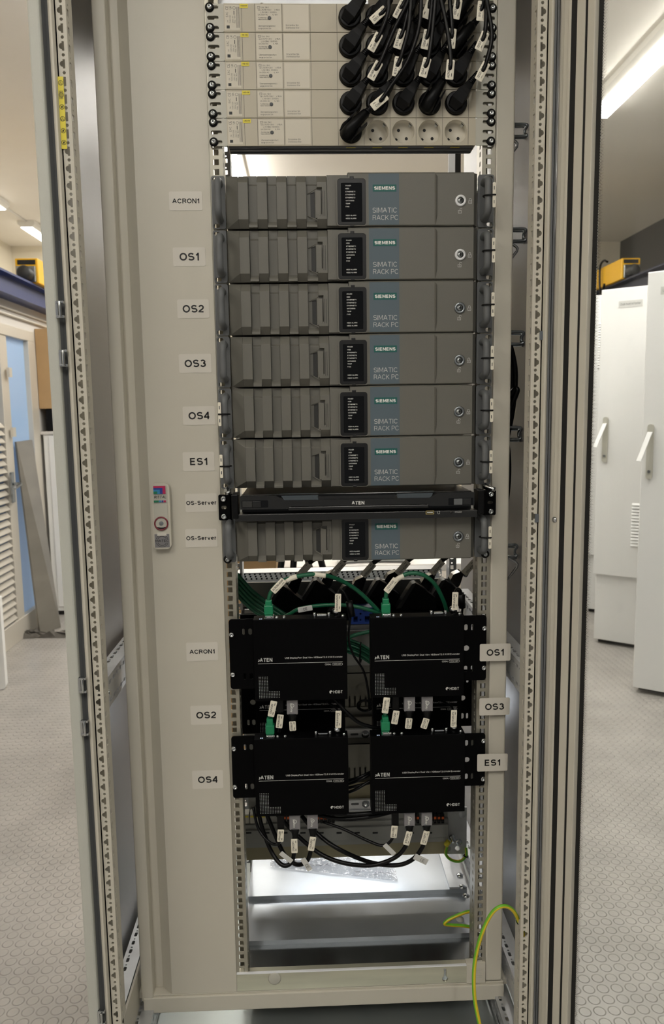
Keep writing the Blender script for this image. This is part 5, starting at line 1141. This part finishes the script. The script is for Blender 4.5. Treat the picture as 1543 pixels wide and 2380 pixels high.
def dinrail(y0, y1, x0=780, x1=890, Y=298, bolt=None):
    a, b = P(x0, y0, Y), P(x1, y1, Y); m_ = MB().box(a.x, b.x, Y, Y+2, b.z, a.z).box(a.x, b.x, Y-6, Y, a.z-2, a.z).box(a.x, b.x, Y-6, Y, b.z, b.z+2)
    o = m_.build('mounting_rail', 'pwhite', cab, bev=.6)
    if bolt:
        c = P(*bolt, Y); MB().lathe(tuple(c), [(9, 0), (9, 1.5), (6, 2), (6, 5), (3, 7), (0, 7)], n=16).build('bolt', 'chrome', o)
        MB().plate(rrect(c.x-34, c.x-16, c.z-2.4, c.z+2.4, 2), [], .3, front(Y-.4)).build('rail_slot', 'pce', o)
dinrail(1452, 1463); dinrail(1694, 1727, bolt=(849, 1706)); dinrail(1858, 1881, bolt=(850, 1868))
R(780, 890, 1668, 1689, 304, 10).build('cover_strip', 'duct', cab); R(780, 890, 1820, 1858, 304, 12).build('beige_plate', 'olive', cab)
def duct(lab, y0, y1, ys, x0=780, x1=890, Y=266):
    a, b = P(x0, y0, Y), P(x1, y1, Y); s_ = P(x0, ys, Y).z; W = b.x-a.x; n = int(W/12)
    hs = [rrect(a.x+4+i*12, a.x+8+i*12, b.z+2, s_, 1.5, 2) for i in range(n)]
    o = MB().plate([(a.x, b.z), (b.x, b.z), (b.x, a.z), (a.x, a.z)], hs, 2, front(Y)).box(a.x, b.x, Y, Y+48, a.z-2, a.z).box(a.x, b.x, Y, Y+48, b.z, b.z+2).box(a.x, b.x, Y+46, Y+48, b.z, a.z).build('cable_duct', 'duct')
    tagp(o, lab, 'cable duct', 'slotted ducts on the mounting plate')
duct('grey slotted cable duct between the extenders, just above the small cable coil', 1565, 1642, 1618)
duct('grey slotted cable duct behind the cables strung between the lower extenders', 1730, 1808, 1784)
R(556, 1040, 1888, 1917, 302, 12).build('terminal_carrier', 'dmount', cab)
for i, (x0, n, cols) in enumerate(((560, 5, 'duct'), (652, 3, 'bplas'), (738, 5, 'bplas'), (962, 2, 'bplas'), (1002, 4, 'bplas'))):
    for j in range(n):
        a = P(x0+j*(9 if i else 13), 1893, 278); w2 = 3.3 if i else 5
        t = thing('terminal_block', ['pale terminal block with yellow label at the far end of the row, sticker panel side', 'terminal block with orange release behind the OS4-USB plug', 'terminal block with orange release beside the OS4-DP2 plug', 'terminal block with orange release between the ES1 display plugs', 'terminal block with orange release beside the earthing bracket'][i], 'terminal block', tuple(a), ['pale terminal blocks with yellow labels', 'terminal blocks behind the OS4-USB plug', 'terminal blocks beside the OS4-DP2 plug', 'terminal blocks between the ES1 display plugs', 'terminal blocks beside the earthing bracket'][i])
        MB().box(a.x-w2, a.x+w2, 278, 302, a.z-22, a.z).build('block_body', cols if i else 'beige2', t, bev=.5)
        if i: MB().box(a.x-w2+.6, a.x+w2-.6, 276.8, 278, a.z-11, a.z-5.5).build('release_lever', 'orange', t); MB().lathe((a.x, 278, a.z-16), [(2.4, 0), (2.4, .3), (0, .2)], n=10).build('wire_entry', 'dark', t)
        else: MB().box(a.x-4, a.x+4, 277.4, 278, a.z-7, a.z-3).build('marker_label', 'yellow', t)
m_ = MB()
for y0, y1, Yy in ((1918, 1929, 294), (1932, 1946, 286), (1948, 1956, 294)): a, b = P(558, y0, Yy), P(1042, y1, Yy); m_.box(a.x, b.x, Yy, Yy+20, b.z, a.z)
m_.build('carrier_rail', 'dmount', cab, bev=1.2)
m_ = MB()
for i in range(11): a = P(578+i*42, 1936, 285); m_.box(a.x-6, a.x+6, 284.5, 286, a.z-1.6, a.z+1.6)
m_.build('rail_slot', 'dark', cab)
a, b = P(565, 1957, 298), P(1042, 1984, 298); MB().box(a.x, b.x, 298, 326, b.z, a.z).build('lower_profile', 'olive', cab, bev=1)
# earthing bracket with its wire
a, b = P(1028, 1878, 300), P(1084, 1984, 300)
br = thing('earthing_bracket', 'galvanised corner bracket with bolt and round holes beside the rack rail', 'bracket', ((a.x+b.x)/2, 300, b.z))
MB().plate([(a.x+12, b.z+26), (a.x+6, b.z+26), (a.x, b.z+20), (a.x+4, b.z), (b.x, b.z), (b.x, a.z), (a.x+12, a.z)], [circ(a.x+15, b.z+14, 6), circ(a.x+36, b.z+14, 6)], 3, front(300)).build('bracket_plate', 'galv', br)
c = P(1050, 1945, 300); MB().lathe(tuple(c), [(7, 0), (7, 4), (5, 5), (5, 16), (3, 18), (0, 18)], (.1, -1, -.25), 14).build('bolt', 'chrome', br)
c = P(1066, 1957, 300); MB().lathe(tuple(c), [(8, 0), (8, 2), (4, 2.5), (0, 2.5)], n=18).build('bolt', 'chrome', br)
c = P(1074, 1893, 300); MB().lathe(tuple(c), [(8, 0), (8, 1), (0, 1.4)], n=18).build('rivet', 'galv', br)
def earth(lab, pts, r=3.4, lug=None):
    t = thing('earth_wire', lab, 'earth wire', tuple(P(*pts[0])), 'green and yellow earth wires')
    MB().tube(PT(pts), r, 12, sub=7, mis=lambda k: 1 if k in (0, 1, 2, 6, 7, 8) else 0).build('wire', ['gy_g', 'gy_y'], t)
    if lug: MB().tube(PT(lug), 6, 10, sub=1).build('terminal_lug', 'yellow', t)
    return t
earth('green and yellow earth wire looping under the galvanised bracket', [(1040, 1962, 288), (1036, 1985, 288), (1050, 1999, 288), (1070, 2001, 288), (1083, 1988, 290), (1083, 1970, 296)], lug=[(1043, 1955, 287), (1036, 1965, 287)])
tagp(MB().tube(PT([(1078, 1989, 284), (1085, 1993, 284), (1087, 1990, 290), (1080, 1986, 292), (1078, 1989, 284)]), 1.4, 6, sub=2).build('cable_tie', 'bplas'), 'black tie on the small earth wire loop below the bracket', 'cable tie')
earth('green and yellow earth wire looping out over the inner floor sheets', [(1108, 2116, 90), (1080, 2121, 85), (1045, 2136, 80), (1033, 2147, 80), (1050, 2150, 85), (1080, 2152, 90), (1110, 2158, 95)])
earth('long bright earth wire arching in front of the frame bottom corner', [(1232, 2215, -100), (1222, 2185, -98), (1209, 2150, -104), (1192, 2116, -120), (1168, 2106, -130), (1142, 2124, -130), (1118, 2175, -135), (1103, 2240, -140), (1102, 2310, -150), (1112, 2370, -160), (1125, 2420, -165)], 3.5)
tagp(MB().tube(PT([(1200, 2140, -104), (1204, 2148, -110), (1210, 2148, -112), (1213, 2144, -104), (1206, 2138, -98), (1200, 2140, -104)]), 1.3, 6, sub=2).build('cable_tie', 'bplas'), 'black tie holding the long earth wire to the upright', 'cable tie')
# plastic bag on the bright sheet
nx, ny = 60, 26; c0 = PZ(628, 2012, -1488); c1 = PZ(925, 2046, -1488); c2_ = PZ(935, 1985, -1488)
vs = []; fs = []
from mathutils import noise as mn
for j in range(ny):
    for i in range(nx):
        u, v = i/(nx-1), j/(ny-1)
        x = c0.x+(c1.x-c0.x)*u; y = c0.y+(c1.y-c0.y)*u+v*(90-30*u)
        e = min(u, 1-u, v, 1-v)*6; e = min(1, e)
        h = (mn.noise(Vector((x*.03, y*.05, 1)))+.6*mn.noise(Vector((x*.09, y*.1, 5)))+.35*mn.noise(Vector((x*.25, y*.22, 9))))*11+9
        vs.append((x, y, -1491.5+max(.8, e*h)))
for j in range(ny-1):
    for i in range(nx-1): fs.append((j*nx+i, j*nx+i+1, (j+1)*nx+i+1, (j+1)*nx+i))
tagp(MB().add(vs, fs, 0).build('plastic_bag', 'bag'), 'crumpled clear plastic bag lying on the bright inner floor sheet', 'plastic bag')
# cable brackets behind the narrow trim
for i, (py, x1) in enumerate(((303, 1226), (546, 1223), (785, 1218), (1007, 1212), (1280, 1203))):
    Y = 60
    t = thing('cable_bracket', ['steel wire cable bracket level with the lowest socket strip', 'steel wire cable bracket level with the top of the OS1 computer', 'steel wire cable bracket level with the OS3 computer', 'steel wire cable bracket level with the ES1 computer', 'steel wire cable bracket level with the lowest computer'][i], 'cable bracket', tuple(P(1185, py, Y)), 'wire cable brackets behind the narrow trim')
    q = MB(); k = 14
    q.tube(PT([(1150, py-k, Y+30), (1185, py-k, Y), (x1-6, py-k, Y), (x1-1, py-k+4, Y), (x1-6, py-2, Y+6), (x1-7, py+k-6, Y+6), (x1-2, py+k-3, Y), (x1-7, py+k, Y), (1185, py+k, Y), (1150, py+k, Y+30)]), 2.6, 10, sub=3)
    q.tube(PT([(1150, py-k+5, Y+60), (x1-10, py-k+5, Y+35), (x1-4, py-k+7, Y+33), (x1-8, py, Y+36), (x1-4, py+k+2, Y+33), (x1-12, py+k+3, Y+35), (1150, py+k+3, Y+60)]), 2.6, 10, sub=3)
    q.build('wire_loop', 'steel', t)
    if i in (0, 1, 4): MB().tube(PT([(1175, py+14, Y+10), (1198, py+26, Y+5), (1201, py+38, Y+5), (1178, py+66, Y+10)]), 2.6, 10, sub=2).build('wire_arm', 'chrome', t)
for i, (pts, r) in enumerate((([(1170, 790, 90), (1184, 800, 90), (1196, 850, 85), (1197, 900, 85), (1190, 960, 90), (1180, 1010, 95), (1170, 1060, 100)], 5), ([(1168, 780, 100), (1182, 812, 95), (1190, 870, 90), (1188, 930, 90), (1178, 980, 95), (1165, 1010, 100)], 5), ([(1176, 985, 80), (1186, 950, 78), (1200, 915, 75), (1202, 906, 75), (1196, 905, 78), (1180, 930, 85), (1168, 960, 90)], 5), ([(1165, 1000, 95), (1178, 1040, 90), (1181, 1100, 90), (1176, 1160, 90), (1165, 1200, 95)], 6), ([(1165, 420, 95), (1180, 460, 90), (1183, 500, 90), (1175, 540, 95)], 5))):
    loose('black_cable', 'rubber', ['thick black cable bending outward past the OS3 cable bracket', 'black cable tight against the trim below the OS3 cable bracket', 'black cable end folded back above the ES1 cable bracket', 'black cable beside the console drawer behind the trim', 'black cable peeping past the trim level with the ACRON1 computer'][i], 'cable', pts, r)
# things behind the open cabinet back
a = P(548, 1322, 1500); b = P(641, 1295, 1500)
bx = thing('cardboard_box', 'brown cardboard box glimpsed under the lowest computer', 'box', (a.x, 1500, FZ))
MB().box(a.x-250, b.x, 1500, 1850, FZ, b.z+120).build('box_body', 'card', bx, bev=3)
ch = thing('chair', 'black legged chair glimpsed behind the cabinet under the lowest computer', 'chair', tuple(P(700, 1310, 1350)))
for x, dx in ((655, -10), (683, -6), (715, 14), (745, 16)):
    p = P(x, 1300, 1350); MB().tube([p+Vector((-dx*2, 0, 130)), p+Vector((dx*4, 0, -260))], 12, 10, sub=1).build('leg', 'bplas', ch)
p = P(700, 1300, 1350); MB().box(p.x-160, p.x+160, 1300, 1600, p.z+130, p.z+160).build('seat', 'bplas', ch, bev=8)
tb = thing('work_table', 'pale table edge glimpsed behind the cabinet under the lowest computer', 'table', tuple(P(870, 1320, 1700)))
p = P(760, 1316, 1700); MB().box(p.x-200, p.x+700, 1700, 2200, p.z-30, p.z).build('table_top', 'wallw', tb, bev=4)
for x in (p.x-150, p.x+650):
    for y in (1740, 2160): MB().box(x-20, x+20, y-20, y+20, FZ, p.z-30).build('leg', 'alu', tb)
p = P(820, 1312, 1750)
tagp(MB().tube([(p.x-60, 1760, p.z+32), (p.x+60, 1780, p.z+32), (p.x+240, 1760, p.z+34)], 34, 16, sub=5).build('foil_tube', 'chrome'), 'silver foil tube on the pale table behind the cabinet', 'tube')
# lamp inside the cabinet, low at the back
cl = thing('cabinet_lamp', 'lit lamp strip low inside the back of the cabinet', 'lamp', (0, 600, -1150))
MB().box(-160, 180, 612, 630, -1190, -1150).build('lamp_housing', 'housing', cl); MB().box(-150, 170, 600, 612, -1192, -1166).build('diffuser', 'tubec', cl)
